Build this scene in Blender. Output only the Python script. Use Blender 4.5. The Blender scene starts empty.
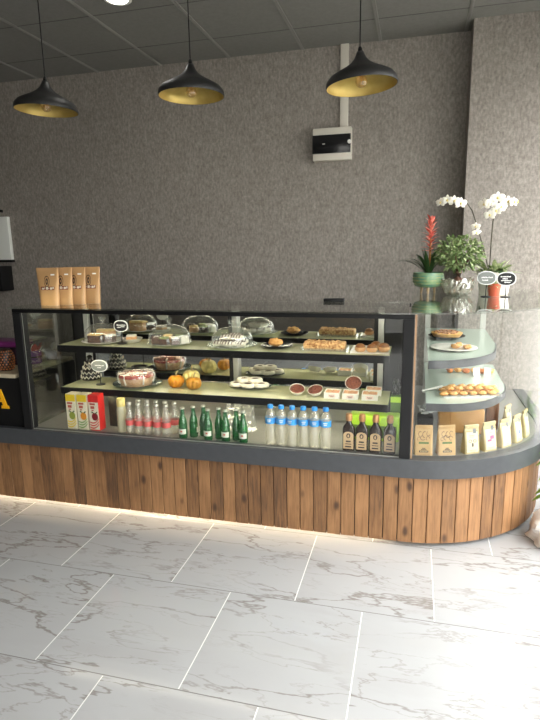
import bpy, bmesh, math, random
from mathutils import Vector, Matrix
R = random.Random(7)
PI = math.pi
sc = bpy.context.scene
col = sc.collection

# ------------------------------------------------------------------ helpers
class MB:
    """collects shapes into one mesh"""
    def __init__(s):
        s.bm = bmesh.new()
    def box(s, x0, x1, y0, y1, z0, z1, rz=0, piv=None, bev=0):
        vs = [s.bm.verts.new(p) for p in ((x0,y0,z0),(x1,y0,z0),(x1,y1,z0),(x0,y1,z0),(x0,y0,z1),(x1,y0,z1),(x1,y1,z1),(x0,y1,z1))]
        fs = [s.bm.faces.new([vs[i] for i in f]) for f in ((3,2,1,0),(4,5,6,7),(0,1,5,4),(1,2,6,5),(2,3,7,6),(3,0,4,7))]
        if rz:
            c = piv or ((x0+x1)/2, (y0+y1)/2, 0)
            bmesh.ops.rotate(s.bm, verts=vs, cent=c, matrix=Matrix.Rotation(rz, 3, 'Z'))
        if bev:
            es = list({e for f in fs for e in f.edges})
            bmesh.ops.bevel(s.bm, geom=es, offset=bev, segments=2, affect='EDGES', profile=.5)
        return s
    def lathe(s, prof, seg=24, c=(0,0,0), close=True):
        rings = []
        for r, z in prof:
            if r < 1e-6:
                rings.append([s.bm.verts.new((c[0], c[1], c[2]+z))])
            else:
                rings.append([s.bm.verts.new((c[0]+r*math.cos(2*PI*i/seg), c[1]+r*math.sin(2*PI*i/seg), c[2]+z)) for i in range(seg)])
        for a, b in zip(rings, rings[1:]):
            for i in range(seg):
                j = (i+1) % seg
                if len(a) == 1 and len(b) == 1: continue
                if len(a) == 1: s.bm.faces.new((a[0], b[j], b[i]))
                elif len(b) == 1: s.bm.faces.new((a[i], a[j], b[0]))
                else: s.bm.faces.new((a[i], a[j], b[j], b[i]))
        if close:
            for rg, rev in ((rings[0], True), (rings[-1], False)):
                if len(rg) > 2: s.bm.faces.new(rg[::-1] if rev else rg)
        return s
    def prism(s, pts, z0, z1):
        a = [s.bm.verts.new((p[0], p[1], z0)) for p in pts]
        b = [s.bm.verts.new((p[0], p[1], z1)) for p in pts]
        n = len(pts)
        for i in range(n):
            s.bm.faces.new((a[i], a[(i+1) % n], b[(i+1) % n], b[i]))
        f1 = s.bm.faces.new(a[::-1]); f2 = s.bm.faces.new(b)
        bmesh.ops.triangulate(s.bm, faces=[f1, f2])
        return s
    def slab_path(s, outer, inner, z0, z1):
        """solid wall between two matching open polylines"""
        n = len(outer)
        V = [[s.bm.verts.new((p[0], p[1], z)) for p in L] for L in (outer, inner) for z in (z0, z1)]
        o0, o1, i0, i1 = V
        for k in range(n-1):
            s.bm.faces.new((o0[k], o0[k+1], o1[k+1], o1[k]))
            s.bm.faces.new((i0[k+1], i0[k], i1[k], i1[k+1]))
            s.bm.faces.new((o1[k], o1[k+1], i1[k+1], i1[k]))
            s.bm.faces.new((o0[k+1], o0[k], i0[k], i0[k+1]))
        s.bm.faces.new((o0[0], o1[0], i1[0], i0[0]))
        s.bm.faces.new((o0[-1], i0[-1], i1[-1], o1[-1]))
        return s
    def tube(s, pts, rad, seg=8, flat=1.0):
        pts = [Vector(p) for p in pts]; n = len(pts)
        rs = rad if isinstance(rad, (list, tuple)) else [rad]*n
        rings = []
        up = Vector((0, 0, 1))
        for i, p in enumerate(pts):
            t = (pts[min(i+1, n-1)] - pts[max(i-1, 0)]).normalized()
            a = t.cross(up)
            if a.length < 1e-3: a = t.cross(Vector((1, 0, 0)))
            a.normalize(); b = a.cross(t)
            rings.append([s.bm.verts.new(p + rs[i]*(math.cos(2*PI*k/seg)*a + flat*math.sin(2*PI*k/seg)*b)) for k in range(seg)])
        for A, B in zip(rings, rings[1:]):
            for k in range(seg):
                s.bm.faces.new((A[k], B[k], B[(k+1) % seg], A[(k+1) % seg]))
        s.bm.faces.new(rings[0]); s.bm.faces.new(rings[-1][::-1])
        return s
    def ball(s, c, r, sub=2, sc3=(1,1,1), rz=0, jitter=0):
        d = bmesh.ops.create_icosphere(s.bm, subdivisions=sub, radius=1)
        m = Matrix.Rotation(rz, 3, 'Z')
        for v in d['verts']:
            q = v.co * (1 + (R.uniform(-jitter, jitter) if jitter else 0))
            q = Vector((q.x*sc3[0]*r, q.y*sc3[1]*r, q.z*sc3[2]*r))
            v.co = m @ q + Vector(c)
        return s
    def leaf(s, base, d, length, width, droop=.3, seg=4, roll=0, fold=.15):
        """a curved pointed leaf blade with a mid fold"""
        d = Vector(d).normalized(); up = Vector((0, 0, 1))
        side = d.cross(up)
        if side.length < 1e-3: side = Vector((1, 0, 0))
        side.normalize()
        side = Matrix.Rotation(roll, 3, d) @ side
        nrm = side.cross(d)
        prev = None; p = Vector(base); step = length/seg; dd = d.copy()
        for i in range(seg+1):
            t = i/seg
            w = width*.5*math.sin(PI*min(1, .12+.88*t))**.8 if i < seg else 0
            if i == seg:
                cur = [s.bm.verts.new(p)]
            else:
                cur = [s.bm.verts.new(p-side*w+nrm*w*fold), s.bm.verts.new(p), s.bm.verts.new(p+side*w+nrm*w*fold)]
            if prev:
                if len(cur) == 3:
                    s.bm.faces.new((prev[0], prev[1], cur[1], cur[0])); s.bm.faces.new((prev[1], prev[2], cur[2], cur[1]))
                else:
                    s.bm.faces.new((prev[0], prev[1], cur[0])); s.bm.faces.new((prev[1], prev[2], cur[0]))
            prev = cur
            dd = (dd - up*droop/seg*(1+t)).normalized()
            p = p + dd*step
        return s
    def poly(s, pts3, thick=None):
        vs = [s.bm.verts.new(p) for p in pts3]
        s.bm.faces.new(vs)
        return s
    def build(s, name, m, parent=None, smooth=True, loc=None, rz=0, ang=40):
        bm = s.bm
        bmesh.ops.recalc_face_normals(bm, faces=bm.faces[:])
        me = bpy.data.meshes.new(name)
        if smooth:
            for f in bm.faces: f.smooth = True
            lim = math.radians(ang)
            for e in bm.edges:
                if len(e.link_faces) == 2 and e.calc_face_angle(0) > lim: e.smooth = False
        bm.to_mesh(me); bm.free()
        me.materials.append(m)
        o = bpy.data.objects.new(name, me); col.objects.link(o)
        if parent: o.parent = parent
        if loc: o.location = loc
        if rz: o.rotation_euler.z = rz
        return o

def thing(name, label, cat, loc=(0,0,0), rz=0, group=None):
    o = bpy.data.objects.new(name, None); col.objects.link(o)
    o.empty_display_size = .05
    o.location = loc; o.rotation_euler.z = rz
    return tag(o, label, cat, group)
def tag(o, label, cat, group=None):
    o['label'] = label; o['category'] = cat
    if group: o['group'] = group
    return o
def struct(o):
    o['kind'] = 'structure'; return o
def dup(root, loc, rz, label, group=None, scale=None):
    r = root.copy(); col.objects.link(r)
    r.location = loc; r.rotation_euler.z = rz; r['label'] = label
    if group: r['group'] = group
    if scale: r.scale = (scale,)*3
    for ch in list(root.children):
        c = ch.copy(); col.objects.link(c); c.parent = r
        for g in list(ch.children):
            d = g.copy(); col.objects.link(d); d.parent = c
    return r

# ------------------------------------------------------------------ materials
def new(name):
    m = bpy.data.materials.new(name); m.use_nodes = True
    nt = m.node_tree; nt.nodes.clear()
    out = nt.nodes.new('ShaderNodeOutputMaterial')
    return m, nt, out
def N(nt, t, **kw):
    n = nt.nodes.new(t)
    for k, v in kw.items():
        if k in n.inputs.keys(): n.inputs[k].default_value = v
        else: setattr(n, k, v)
    return n
def L(nt, a, b): nt.links.new(a, b)
def c4(c): return (c[0], c[1], c[2], 1)
def srgb(r, g, b):
    f = lambda u: (u/255/12.92) if u/255 <= .04045 else ((u/255+.055)/1.055)**2.4
    return (f(r), f(g), f(b))
def mat(name, c, rough=.5, metal=0, c2=None, scale=8, stretch=(1,1,1), spec=.5, coat=0, bump=0, sss=0, detail=4):
    m, nt, out = new(name)
    p = N(nt, 'ShaderNodeBsdfPrincipled')
    p.inputs['Base Color'].default_value = c4(c); p.inputs['Roughness'].default_value = rough
    p.inputs['Metallic'].default_value = metal; p.inputs['Specular IOR Level'].default_value = spec
    p.inputs['Coat Weight'].default_value = coat
    if sss:
        p.inputs['Subsurface Weight'].default_value = sss; p.inputs['Subsurface Radius'].default_value = (.01,.008,.005)
    if c2 or bump:
        tc = N(nt, 'ShaderNodeTexCoord'); mp = N(nt, 'ShaderNodeMapping'); mp.inputs['Scale'].default_value = stretch
        L(nt, tc.outputs['Object'], mp.inputs['Vector'])
        nz = N(nt, 'ShaderNodeTexNoise'); nz.inputs['Scale'].default_value = scale; nz.inputs['Detail'].default_value = detail
        L(nt, mp.outputs[0], nz.inputs['Vector'])
        if c2:
            rp = N(nt, 'ShaderNodeValToRGB'); rp.color_ramp.elements[0].position = .35; rp.color_ramp.elements[1].position = .65
            rp.color_ramp.elements[0].color = c4(c); rp.color_ramp.elements[1].color = c4(c2)
            L(nt, nz.outputs[0], rp.inputs[0]); L(nt, rp.outputs[0], p.inputs['Base Color'])
        if bump:
            bp = N(nt, 'ShaderNodeBump'); bp.inputs['Strength'].default_value = bump; bp.inputs['Distance'].default_value = .01
            L(nt, nz.outputs[0], bp.inputs['Height']); L(nt, bp.outputs[0], p.inputs['Normal'])
    L(nt, p.outputs[0], out.inputs[0])
    return m
def glass(name, tint=(.96,.98,.97), ior=1.5, body=None, bodyfac=0, rough=0.0, boost=0.0):
    m, nt, out = new(name)
    g = N(nt, 'ShaderNodeNewGeometry')
    mr = N(nt, 'ShaderNodeMapRange'); mr.inputs['To Min'].default_value = ior; mr.inputs['To Max'].default_value = 1/ior
    L(nt, g.outputs['Backfacing'], mr.inputs['Value'])
    fr = N(nt, 'ShaderNodeFresnel'); L(nt, mr.outputs[0], fr.inputs['IOR'])
    tr = N(nt, 'ShaderNodeBsdfTransparent'); tr.inputs[0].default_value = c4(tint)
    gl = N(nt, 'ShaderNodeBsdfAnisotropic'); gl.inputs['Roughness'].default_value = rough
    gl.inputs['Color'].default_value = (1,1,1,1)
    base = tr.outputs[0]
    if body:
        df = N(nt, 'ShaderNodeBsdfDiffuse'); df.inputs[0].default_value = c4(body)
        mx0 = N(nt, 'ShaderNodeMixShader'); mx0.inputs[0].default_value = bodyfac
        L(nt, tr.outputs[0], mx0.inputs[1]); L(nt, df.outputs[0], mx0.inputs[2]); base = mx0.outputs[0]
    fac = fr.outputs[0]
    if boost:
        ad = N(nt, 'ShaderNodeMath', operation='ADD'); ad.inputs[1].default_value = boost; ad.use_clamp = True
        L(nt, fac, ad.inputs[0]); fac = ad.outputs[0]
    mx = N(nt, 'ShaderNodeMixShader'); L(nt, fac, mx.inputs[0]); L(nt, base, mx.inputs[1]); L(nt, gl.outputs[0], mx.inputs[2])
    L(nt, mx.outputs[0], out.inputs[0])
    return m
def emit(name, c, s):
    m, nt, out = new(name)
    e = N(nt, 'ShaderNodeEmission'); e.inputs[0].default_value = c4(c); e.inputs[1].default_value = s
    L(nt, e.outputs[0], out.inputs[0]); return m

def m_wallpaper():
    m, nt, out = new('grey_wallpaper')
    tc = N(nt, 'ShaderNodeTexCoord')
    def nz(scale, sx, sz, det=6, rough=.65):
        mp = N(nt, 'ShaderNodeMapping'); mp.inputs['Scale'].default_value = (sx, sx, sz)
        L(nt, tc.outputs['Object'], mp.inputs[0])
        n = N(nt, 'ShaderNodeTexNoise'); n.inputs['Scale'].default_value = scale; n.inputs['Detail'].default_value = det
        n.inputs['Roughness'].default_value = rough
        L(nt, mp.outputs[0], n.inputs['Vector']); return n.outputs[0]
    a = nz(30, 2, 1); b = nz(48, 1, 2.2, 5); d = nz(9.0, 1.4, .8, 4)
    s1 = N(nt, 'ShaderNodeMath', operation='MULTIPLY_ADD'); L(nt, a, s1.inputs[0]); s1.inputs[1].default_value = .6
    s2 = N(nt, 'ShaderNodeMath', operation='MULTIPLY_ADD'); L(nt, b, s2.inputs[0]); s2.inputs[1].default_value = .25
    s3 = N(nt, 'ShaderNodeMath', operation='MULTIPLY'); L(nt, d, s3.inputs[0]); s3.inputs[1].default_value = .15
    L(nt, s3.outputs[0], s2.inputs[2]); L(nt, s2.outputs[0], s1.inputs[2])
    rp = N(nt, 'ShaderNodeValToRGB'); e = rp.color_ramp.elements
    e[0].position = .34; e[0].color = c4(srgb(116,110,104)); e[1].position = .66; e[1].color = c4(srgb(174,166,157))
    x = e.new(.5); x.color = c4(srgb(145,138,131))
    L(nt, s1.outputs[0], rp.inputs[0])
    p = N(nt, 'ShaderNodeBsdfPrincipled', Roughness=.62); p.inputs['Specular IOR Level'].default_value = .3
    L(nt, rp.outputs[0], p.inputs['Base Color'])
    bp = N(nt, 'ShaderNodeBump', Strength=.25, Distance=.004); L(nt, s1.outputs[0], bp.inputs['Height']); L(nt, bp.outputs[0], p.inputs['Normal'])
    L(nt, p.outputs[0], out.inputs[0]); return m

def m_floor():
    m, nt, out = new('marble_tiles')
    tc = N(nt, 'ShaderNodeTexCoord')
    mp = N(nt, 'ShaderNodeMapping'); mp.inputs['Location'].default_value = (FX, FY, 0)
    L(nt, tc.outputs['Object'], mp.inputs[0])
    def brick(mortar):
        b = N(nt, 'ShaderNodeTexBrick')
        b.offset = .5; b.offset_frequency = 2; b.squash = 1
        b.inputs['Color1'].default_value = (0,0,0,1); b.inputs['Color2'].default_value = (1,1,1,1); b.inputs['Mortar'].default_value = (0,0,0,1)
        b.inputs['Scale'].default_value = 1; b.inputs['Mortar Size'].default_value = mortar; b.inputs['Mortar Smooth'].default_value = .1
        b.inputs['Bias'].default_value = 0; b.inputs['Brick Width'].default_value = .6025; b.inputs['Row Height'].default_value = .5905
        L(nt, mp.outputs[0], b.inputs['Vector']); return b
    b = brick(.0022)
    # per tile shift of the vein field
    sep = N(nt, 'ShaderNodeSeparateColor'); L(nt, b.outputs['Color'], sep.inputs[0])
    rot = N(nt, 'ShaderNodeMapping'); rot.inputs['Rotation'].default_value = (0, 0, math.radians(62)); rot.inputs['Scale'].default_value = (.5, 2.1, 1)
    L(nt, tc.outputs['Object'], rot.inputs[0])
    w = N(nt, 'ShaderNodeMath', operation='MULTIPLY'); w.inputs[1].default_value = 37.0; L(nt, sep.outputs[0], w.inputs[0])
    def vein(scale, width, dist, off):
        wa = N(nt, 'ShaderNodeMath', operation='ADD'); wa.inputs[1].default_value = off; L(nt, w.outputs[0], wa.inputs[0])
        n = N(nt, 'ShaderNodeTexNoise', noise_dimensions='4D'); n.inputs['Scale'].default_value = scale; n.inputs['Detail'].default_value = 6
        n.inputs['Roughness'].default_value = .58; n.inputs['Distortion'].default_value = dist
        L(nt, rot.outputs[0], n.inputs['Vector']); L(nt, wa.outputs[0], n.inputs['W'])
        s = N(nt, 'ShaderNodeMath', operation='SUBTRACT'); s.inputs[1].default_value = .5; L(nt, n.outputs[0], s.inputs[0])
        a = N(nt, 'ShaderNodeMath', operation='ABSOLUTE'); L(nt, s.outputs[0], a.inputs[0])
        r = N(nt, 'ShaderNodeMapRange', interpolation_type='SMOOTHSTEP'); r.inputs['From Min'].default_value = 0; r.inputs['From Max'].default_value = width
        r.inputs['To Min'].default_value = 1; r.inputs['To Max'].default_value = 0
        L(nt, a.outputs[0], r.inputs[0]); return r.outputs[0]
    def gate(v, scale, off, lo, hi):
        wa = N(nt, 'ShaderNodeMath', operation='ADD'); wa.inputs[1].default_value = off; L(nt, w.outputs[0], wa.inputs[0])
        n = N(nt, 'ShaderNodeTexNoise', noise_dimensions='4D'); n.inputs['Scale'].default_value = scale; n.inputs['Detail'].default_value = 2
        L(nt, tc.outputs['Object'], n.inputs['Vector']); L(nt, wa.outputs[0], n.inputs['W'])
        r = N(nt, 'ShaderNodeMapRange'); r.inputs['From Min'].default_value = lo; r.inputs['From Max'].default_value = hi; L(nt, n.outputs[0], r.inputs[0])
        k = N(nt, 'ShaderNodeMath', operation='MULTIPLY'); L(nt, v, k.inputs[0]); L(nt, r.outputs[0], k.inputs[1]); return k.outputs[0]
    v1 = gate(vein(1.9, .013, .2, 0), 2.0, 5, .30, .52)
    v2 = gate(vein(3.2, .011, .35, 11), 2.2, 15, .36, .58)
    v3 = gate(vein(1.2, .11, .4, 0), 2.0, 25, .4, .7)
    col0 = srgb(156,156,156)
    def mixc(fac, k, c, prev):
        mx = N(nt, 'ShaderNodeMix', data_type='RGBA'); f = N(nt, 'ShaderNodeMath', operation='MULTIPLY'); f.inputs[1].default_value = k
        L(nt, fac, f.inputs[0]); L(nt, f.outputs[0], mx.inputs[0])
        if isinstance(prev, tuple): mx.inputs[6].default_value = c4(prev)
        else: L(nt, prev, mx.inputs[6])
        mx.inputs[7].default_value = c4(c); return mx.outputs[2]
    cc = mixc(v3, .32, srgb(136,133,131), col0)
    cc = mixc(v1, .72, srgb(106,98,92), cc)
    cc = mixc(v2, .5, srgb(116,108,102), cc)
    sy = N(nt, 'ShaderNodeSeparateXYZ'); L(nt, mp.outputs[0], sy.inputs[0])
    pg = N(nt, 'ShaderNodeMath', operation='PINGPONG'); pg.inputs[1].default_value = .5905/2; L(nt, sy.outputs[1], pg.inputs[0])
    lt = N(nt, 'ShaderNodeMath', operation='LESS_THAN'); lt.inputs[1].default_value = .004; L(nt, pg.outputs[0], lt.inputs[0])
    gm = N(nt, 'ShaderNodeMix', data_type='RGBA'); L(nt, lt.outputs[0], gm.inputs[0])
    gm.inputs[6].default_value = c4(srgb(204,202,198)); gm.inputs[7].default_value = c4(srgb(96,93,90))
    mg = N(nt, 'ShaderNodeMix', data_type='RGBA'); L(nt, b.outputs['Fac'], mg.inputs[0]); L(nt, cc, mg.inputs[6]); L(nt, gm.outputs[2], mg.inputs[7]); cc = mg.outputs[2]
    p = N(nt, 'ShaderNodeBsdfPrincipled'); L(nt, cc, p.inputs['Base Color'])
    rr = N(nt, 'ShaderNodeMapRange'); rr.inputs['To Min'].default_value = .1; rr.inputs['To Max'].default_value = .6; L(nt, b.outputs['Fac'], rr.inputs[0]); L(nt, rr.outputs[0], p.inputs['Roughness'])
    bp = N(nt, 'ShaderNodeBump', Strength=.3, Distance=.002, invert=True); L(nt, b.outputs['Fac'], bp.inputs['Height']); L(nt, bp.outputs[0], p.inputs['Normal'])
    L(nt, p.outputs[0], out.inputs[0]); return m

def m_wood():
    m, nt, out = new('knotty_pine')
    tc = N(nt, 'ShaderNodeTexCoord'); geo = N(nt, 'ShaderNodeNewGeometry')
    rnd = geo.outputs['Random Per Island']
    off = N(nt, 'ShaderNodeMath', operation='MULTIPLY'); off.inputs[1].default_value = 60; L(nt, rnd, off.inputs[0])
    cx = N(nt, 'ShaderNodeCombineXYZ'); L(nt, off.outputs[0], cx.inputs[2])
    ad = N(nt, 'ShaderNodeVectorMath', operation='ADD'); L(nt, tc.outputs['Object'], ad.inputs[0]); L(nt, cx.outputs[0], ad.inputs[1])
    # grain
    mp = N(nt, 'ShaderNodeMapping'); mp.inputs['Scale'].default_value = (22, 22, 1.6); L(nt, ad.outputs[0], mp.inputs[0])
    g = N(nt, 'ShaderNodeTexNoise', Scale=4.0, Detail=6.0, Roughness=.6, Distortion=.6); L(nt, mp.outputs[0], g.inputs['Vector'])
    # knots
    mk = N(nt, 'ShaderNodeMapping'); mk.inputs['Scale'].default_value = (17, 17, 9); L(nt, ad.outputs[0], mk.inputs[0])
    nzk = N(nt, 'ShaderNodeTexNoise', Scale=1.6, Detail=3.0); L(nt, mk.outputs[0], nzk.inputs['Vector'])
    mxv = N(nt, 'ShaderNodeMix', data_type='VECTOR'); mxv.inputs[0].default_value = .12; L(nt, mk.outputs[0], mxv.inputs[4]); L(nt, nzk.outputs['Color'], mxv.inputs[5])
    vo = N(nt, 'ShaderNodeTexVoronoi', Scale=.62); L(nt, mxv.outputs[1], vo.inputs['Vector'])
    kr = N(nt, 'ShaderNodeMapRange', interpolation_type='SMOOTHSTEP'); kr.inputs['From Min'].default_value = .05; kr.inputs['From Max'].default_value = .20; kr.inputs['To Min'].default_value = 1; kr.inputs['To Max'].default_value = 0
    L(nt, vo.outputs['Distance'], kr.inputs[0])
    mb = N(nt, 'ShaderNodeMapping'); mb.inputs['Scale'].default_value = (9, 9, 4); L(nt, ad.outputs[0], mb.inputs[0])
    bl = N(nt, 'ShaderNodeTexNoise', Scale=1.0, Detail=4.0); L(nt, mb.outputs[0], bl.inputs['Vector'])
    rp = N(nt, 'ShaderNodeValToRGB'); e = rp.color_ramp.elements
    e[0].position = .34; e[0].color = c4(srgb(78,54,35)); e[1].position = .68; e[1].color = c4(srgb(152,111,73))
    x = e.new(.5); x.color = c4(srgb(121,86,54))
    sm = N(nt, 'ShaderNodeMath', operation='MULTIPLY_ADD'); sm.inputs[1].default_value = .5; L(nt, g.outputs[0], sm.inputs[0])
    s2 = N(nt, 'ShaderNodeMath', operation='MULTIPLY_ADD'); s2.inputs[1].default_value = .35; L(nt, bl.outputs[0], s2.inputs[0])
    s3 = N(nt, 'ShaderNodeMath', operation='MULTIPLY'); s3.inputs[1].default_value = .2; L(nt, rnd, s3.inputs[0])
    L(nt, s3.outputs[0], s2.inputs[2]); L(nt, s2.outputs[0], sm.inputs[2]); L(nt, sm.outputs[0], rp.inputs[0])
    mx = N(nt, 'ShaderNodeMix', data_type='RGBA'); mx.inputs[7].default_value = c4(srgb(58,36,22))
    kf = N(nt, 'ShaderNodeMath', operation='MULTIPLY'); kf.inputs[1].default_value = .9; L(nt, kr.outputs[0], kf.inputs[0])
    L(nt, kf.outputs[0], mx.inputs[0]); L(nt, rp.outputs[0], mx.inputs[6])
    p = N(nt, 'ShaderNodeBsdfPrincipled', Roughness=.62); L(nt, mx.outputs[2], p.inputs['Base Color'])
    bp = N(nt, 'ShaderNodeBump', Strength=.2, Distance=.004); L(nt, g.outputs[0], bp.inputs['Height']); L(nt, bp.outputs[0], p.inputs['Normal'])
    L(nt, p.outputs[0], out.inputs[0]); return m

FX, FY = 0, 0
# tile grid: a row line lies on Y = 2.1296, joints of the row behind it at X = -1.6767 + k*0.6025
FY = -(2.1296 - 4*.5905)
FX = 1.6767 + .5*.6025
M = {}
M['wall'] = m_wallpaper(); M['floor'] = m_floor(); M['wood'] = m_wood()
M['ceil'] = mat('ceiling_tile', srgb(124,122,118), .9, c2=srgb(129,127,123), scale=40)
M['tbar'] = mat('ceiling_bar', srgb(138,136,131), .6)
M['paint'] = mat('room_paint', srgb(104,98,92), .8)
M['frame'] = mat('window_frame', srgb(70,70,72), .5)
M['band'] = mat('slate_lacquer', srgb(62,64,67), .38, c2=srgb(66,68,71), scale=30)
M['black'] = mat('black_lacquer', srgb(20,20,21), .4, spec=.25)
M['blackmat'] = mat('matte_black', srgb(26,26,27), .55, spec=.25)
M['lampblack'] = mat('lamp_black', srgb(36,36,36), .5)
M['gold'] = mat('lamp_gold', srgb(190,164,92), .45, metal=.6, c2=srgb(198,174,104), scale=20)
M['alu'] = mat('aluminium', srgb(188,188,182), .35, metal=.6)
M['mirror'] = mat('mirror', (.82,.83,.80), .015, metal=1)
M['glass'] = glass('case_glass', (.97,.975,.97), ior=1.3)
M['topglass'] = glass('top_glass', (.80,.83,.80), boost=.03)
M['sideglass'] = glass('tinted_side_glass', (.72,.74,.70), boost=.10)
M['win'] = glass('window_glass', (.97,.98,.98))
M['dome'] = glass('dome_glass', (.95,.96,.95), body=(.8,.8,.75), bodyfac=.05, boost=.04)
M['shelf'] = mat('frosted_shelf_glass', srgb(174,174,138), .12, c2=srgb(180,180,144), scale=5, spec=.6)
M['shelf2'] = mat('pale_shelf_glass', srgb(176,188,176), .1, spec=.6)
M['case_floor'] = mat('case_floor', srgb(120,118,112), .4, c2=srgb(128,126,120), scale=60)
M['white'] = mat('white_plastic', srgb(232,230,224), .4)
M['bone'] = mat('off_white', srgb(214,208,196), .5)
M['led_warm'] = emit('warm_led', (1,.80,.54), 210)
M['led'] = emit('shelf_led', (1,.91,.70), 17)
M['down'] = emit('downlight', (1,.97,.9), 30)
M['kraft'] = mat('kraft_foil', srgb(192,152,108), .3, c2=srgb(176,136,92), scale=6, bump=.15)
M['kraftpaper'] = mat('kraft_paper', srgb(172,144,100), .7, c2=srgb(162,132,90), scale=25)
M['brownpaper'] = mat('brown_paper', srgb(205,160,104), .75, c2=srgb(190,144,90), scale=9)
M['cream'] = mat('cream_bag', srgb(174,158,116), .5, c2=srgb(164,148,106), scale=12)
M['ink'] = mat('dark_ink', srgb(52,40,36), .6)
M['redink'] = mat('maroon_ink', srgb(112,44,34), .6)
M['greenink'] = mat('green_ink', srgb(70,96,48), .6)
M['pinkink'] = mat('pink_ink', srgb(214,70,110), .5)
M['blueink'] = mat('blue_ink', srgb(72,108,176), .5)
M['greyink'] = mat('grey_ink', srgb(92,94,96), .5)
M['whiteink'] = mat('white_ink', srgb(238,238,236), .5)
M['signblack'] = mat('sign_black', srgb(26,26,28), .4)
M['signgrey'] = mat('sign_grey', srgb(132,136,132), .4)
M['yellow'] = mat('letter_yellow', srgb(250,196,30), .4, c2=srgb(240,170,20), scale=4)

# ------------------------------------------------------------------ camera
f_px, yaw, pitch, roll, H = 544.48, -.2604, .2007, -.0161, 1.55
cy_, sy_ = math.cos(yaw), math.sin(yaw)
F = Vector((sy_*math.cos(pitch), cy_*math.cos(pitch), -math.sin(pitch)))
Rv = Vector((cy_, -sy_, 0)); U = Rv.cross(F)
R2 = math.cos(roll)*Rv + math.sin(roll)*U; U2 = -math.sin(roll)*Rv + math.cos(roll)*U
cam = bpy.data.cameras.new('camera'); cam.sensor_fit = 'HORIZONTAL'; cam.sensor_width = 36; cam.lens = f_px*36/540
cam.clip_start = .05
co = bpy.data.objects.new('camera', cam); col.objects.link(co)
mw = Matrix.Identity(4)
for i in range(3):
    mw[i][0] = R2[i]; mw[i][1] = U2[i]; mw[i][2] = -F[i]
mw[2][3] = H
co.matrix_world = mw; sc.camera = co

# ------------------------------------------------------------------ room
CZ = 3.06; WY = 4.52; XL, XR, YF = -6.0, 1.35, -3.6
struct(MB().box(XL, XR, YF, WY, -.1, 0).build('floor', M['floor'], smooth=False))
struct(MB().box(XL-.2, XR+.2, YF-.2, WY+.2, CZ, CZ+.12).build('ceiling', M['ceil'], smooth=False))
struct(MB().box(XL-.2, XR+.2, WY, WY+.2, 0, CZ).build('wall_back', M['wall'], smooth=False))
struct(MB().box(.325, XR, 4.297, WY, 0, CZ).build('wall_right_pier', M['wall'], smooth=False))
struct(MB().box(XL-.2, XL, YF, WY, 0, CZ).build('wall_left', M['paint'], smooth=False))
# right wall: low sill and head around a wide shop window
w = MB().box(XR, XR+.2, YF, WY, 0, .12).box(XR, XR+.2, YF, WY, 2.85, CZ).box(XR, XR+.2, 4.29, WY, .12, 2.85).box(XR, XR+.2, YF, -.8, .12, 2.85)
struct(w.build('wall_right', M['paint'], smooth=False))
w = MB().box(XL, XR, YF-.2, YF, 0, .12).box(XL, XR, YF-.2, YF, 2.85, CZ).box(XL, -.5, YF-.2, YF, .12, 2.85)
struct(w.build('wall_front', M['paint'], smooth=False))
def window(name, a, b, axis, fixed, n):
    fr = MB(); gl = MB()
    t = .05
    def bx(mb, u0, u1, z0, z1, d):
        if axis == 'y': mb.box(fixed+.1-d, fixed+.1+d, u0, u1, z0, z1)
        else: mb.box(u0, u1, fixed-.1-d, fixed-.1+d, z0, z1)
    bx(fr, a, b, .12, .12+t, .04); bx(fr, a, b, 2.85-t, 2.85, .04)
    for k in range(n+1):
        u = a + (b-a-t)*k/n
        bx(fr, u, u+t, .12+t, 2.85-t, .04)
    bx(gl, a+t, b-t, .12+t, 2.85-t, .004)
    o = struct(fr.build(name, M['frame'], smooth=False))
    gl.build('window_pane', M['win'], o, smooth=False)
window('window_1', -.8, 4.29, 'y', XR, 3)
window('window_2', -.5, XR, 'x', YF, 2)
# suspended ceiling bars: one thing of the setting each
k = 0
xs = [-5.68,-5.08,-4.48,-3.88,-3.28,-2.685,-2.105,-1.50,-.90,-.312,.29,.89]
for x in xs:
    k += 1
    y1 = WY if x < .325 else 4.297
    mb = MB().box(x-.012, x-.003, YF, y1, CZ-.006, CZ).box(x+.003, x+.012, YF, y1, CZ-.006, CZ).box(x-.003, x+.003, YF, y1, CZ-.002, CZ)
    struct(mb.build('trim_%d' % k, M['tbar'], smooth=False))
M['seam'] = mat('ceiling_seam', srgb(78,76,74), .8)
y = 4.11
while y > YF:
    k += 1
    struct(MB().box(XL, XR, y-.0025, y+.0025, CZ-.0012, CZ).build('trim_%d' % k, M['seam'], smooth=False))
    y -= .6
# outdoor pavement in front of the windows
struct(MB().box(-14, 14, -16, 14, -.3, -.11).build('ground', mat('pavement', srgb(118,116,112), .8, c2=srgb(108,106,102), scale=3), smooth=False))

# ------------------------------------------------------------------ counter outline
CX, CY = -.03, 3.515
def outline(r, x0=-4.6, y1=4.285, n=28):
    r += .07
    pts = [(x0, CY-r), (CX-1e-3, CY-r)]
    for i in range(1, n): 
        a = -PI/2 + PI/2*i/n
        pts.append((CX+r*math.cos(a), CY+r*math.sin(a)))
    pts += [(CX+r, CY), (CX+r, y1)]
    return pts
base = thing('counter_base', 'long low counter base clad in vertical pine planks under a slate band', 'counter', (-1.5, 3.0, 0))
def at_base(o): o.location = (1.5, -3.0, 0); return o
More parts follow.
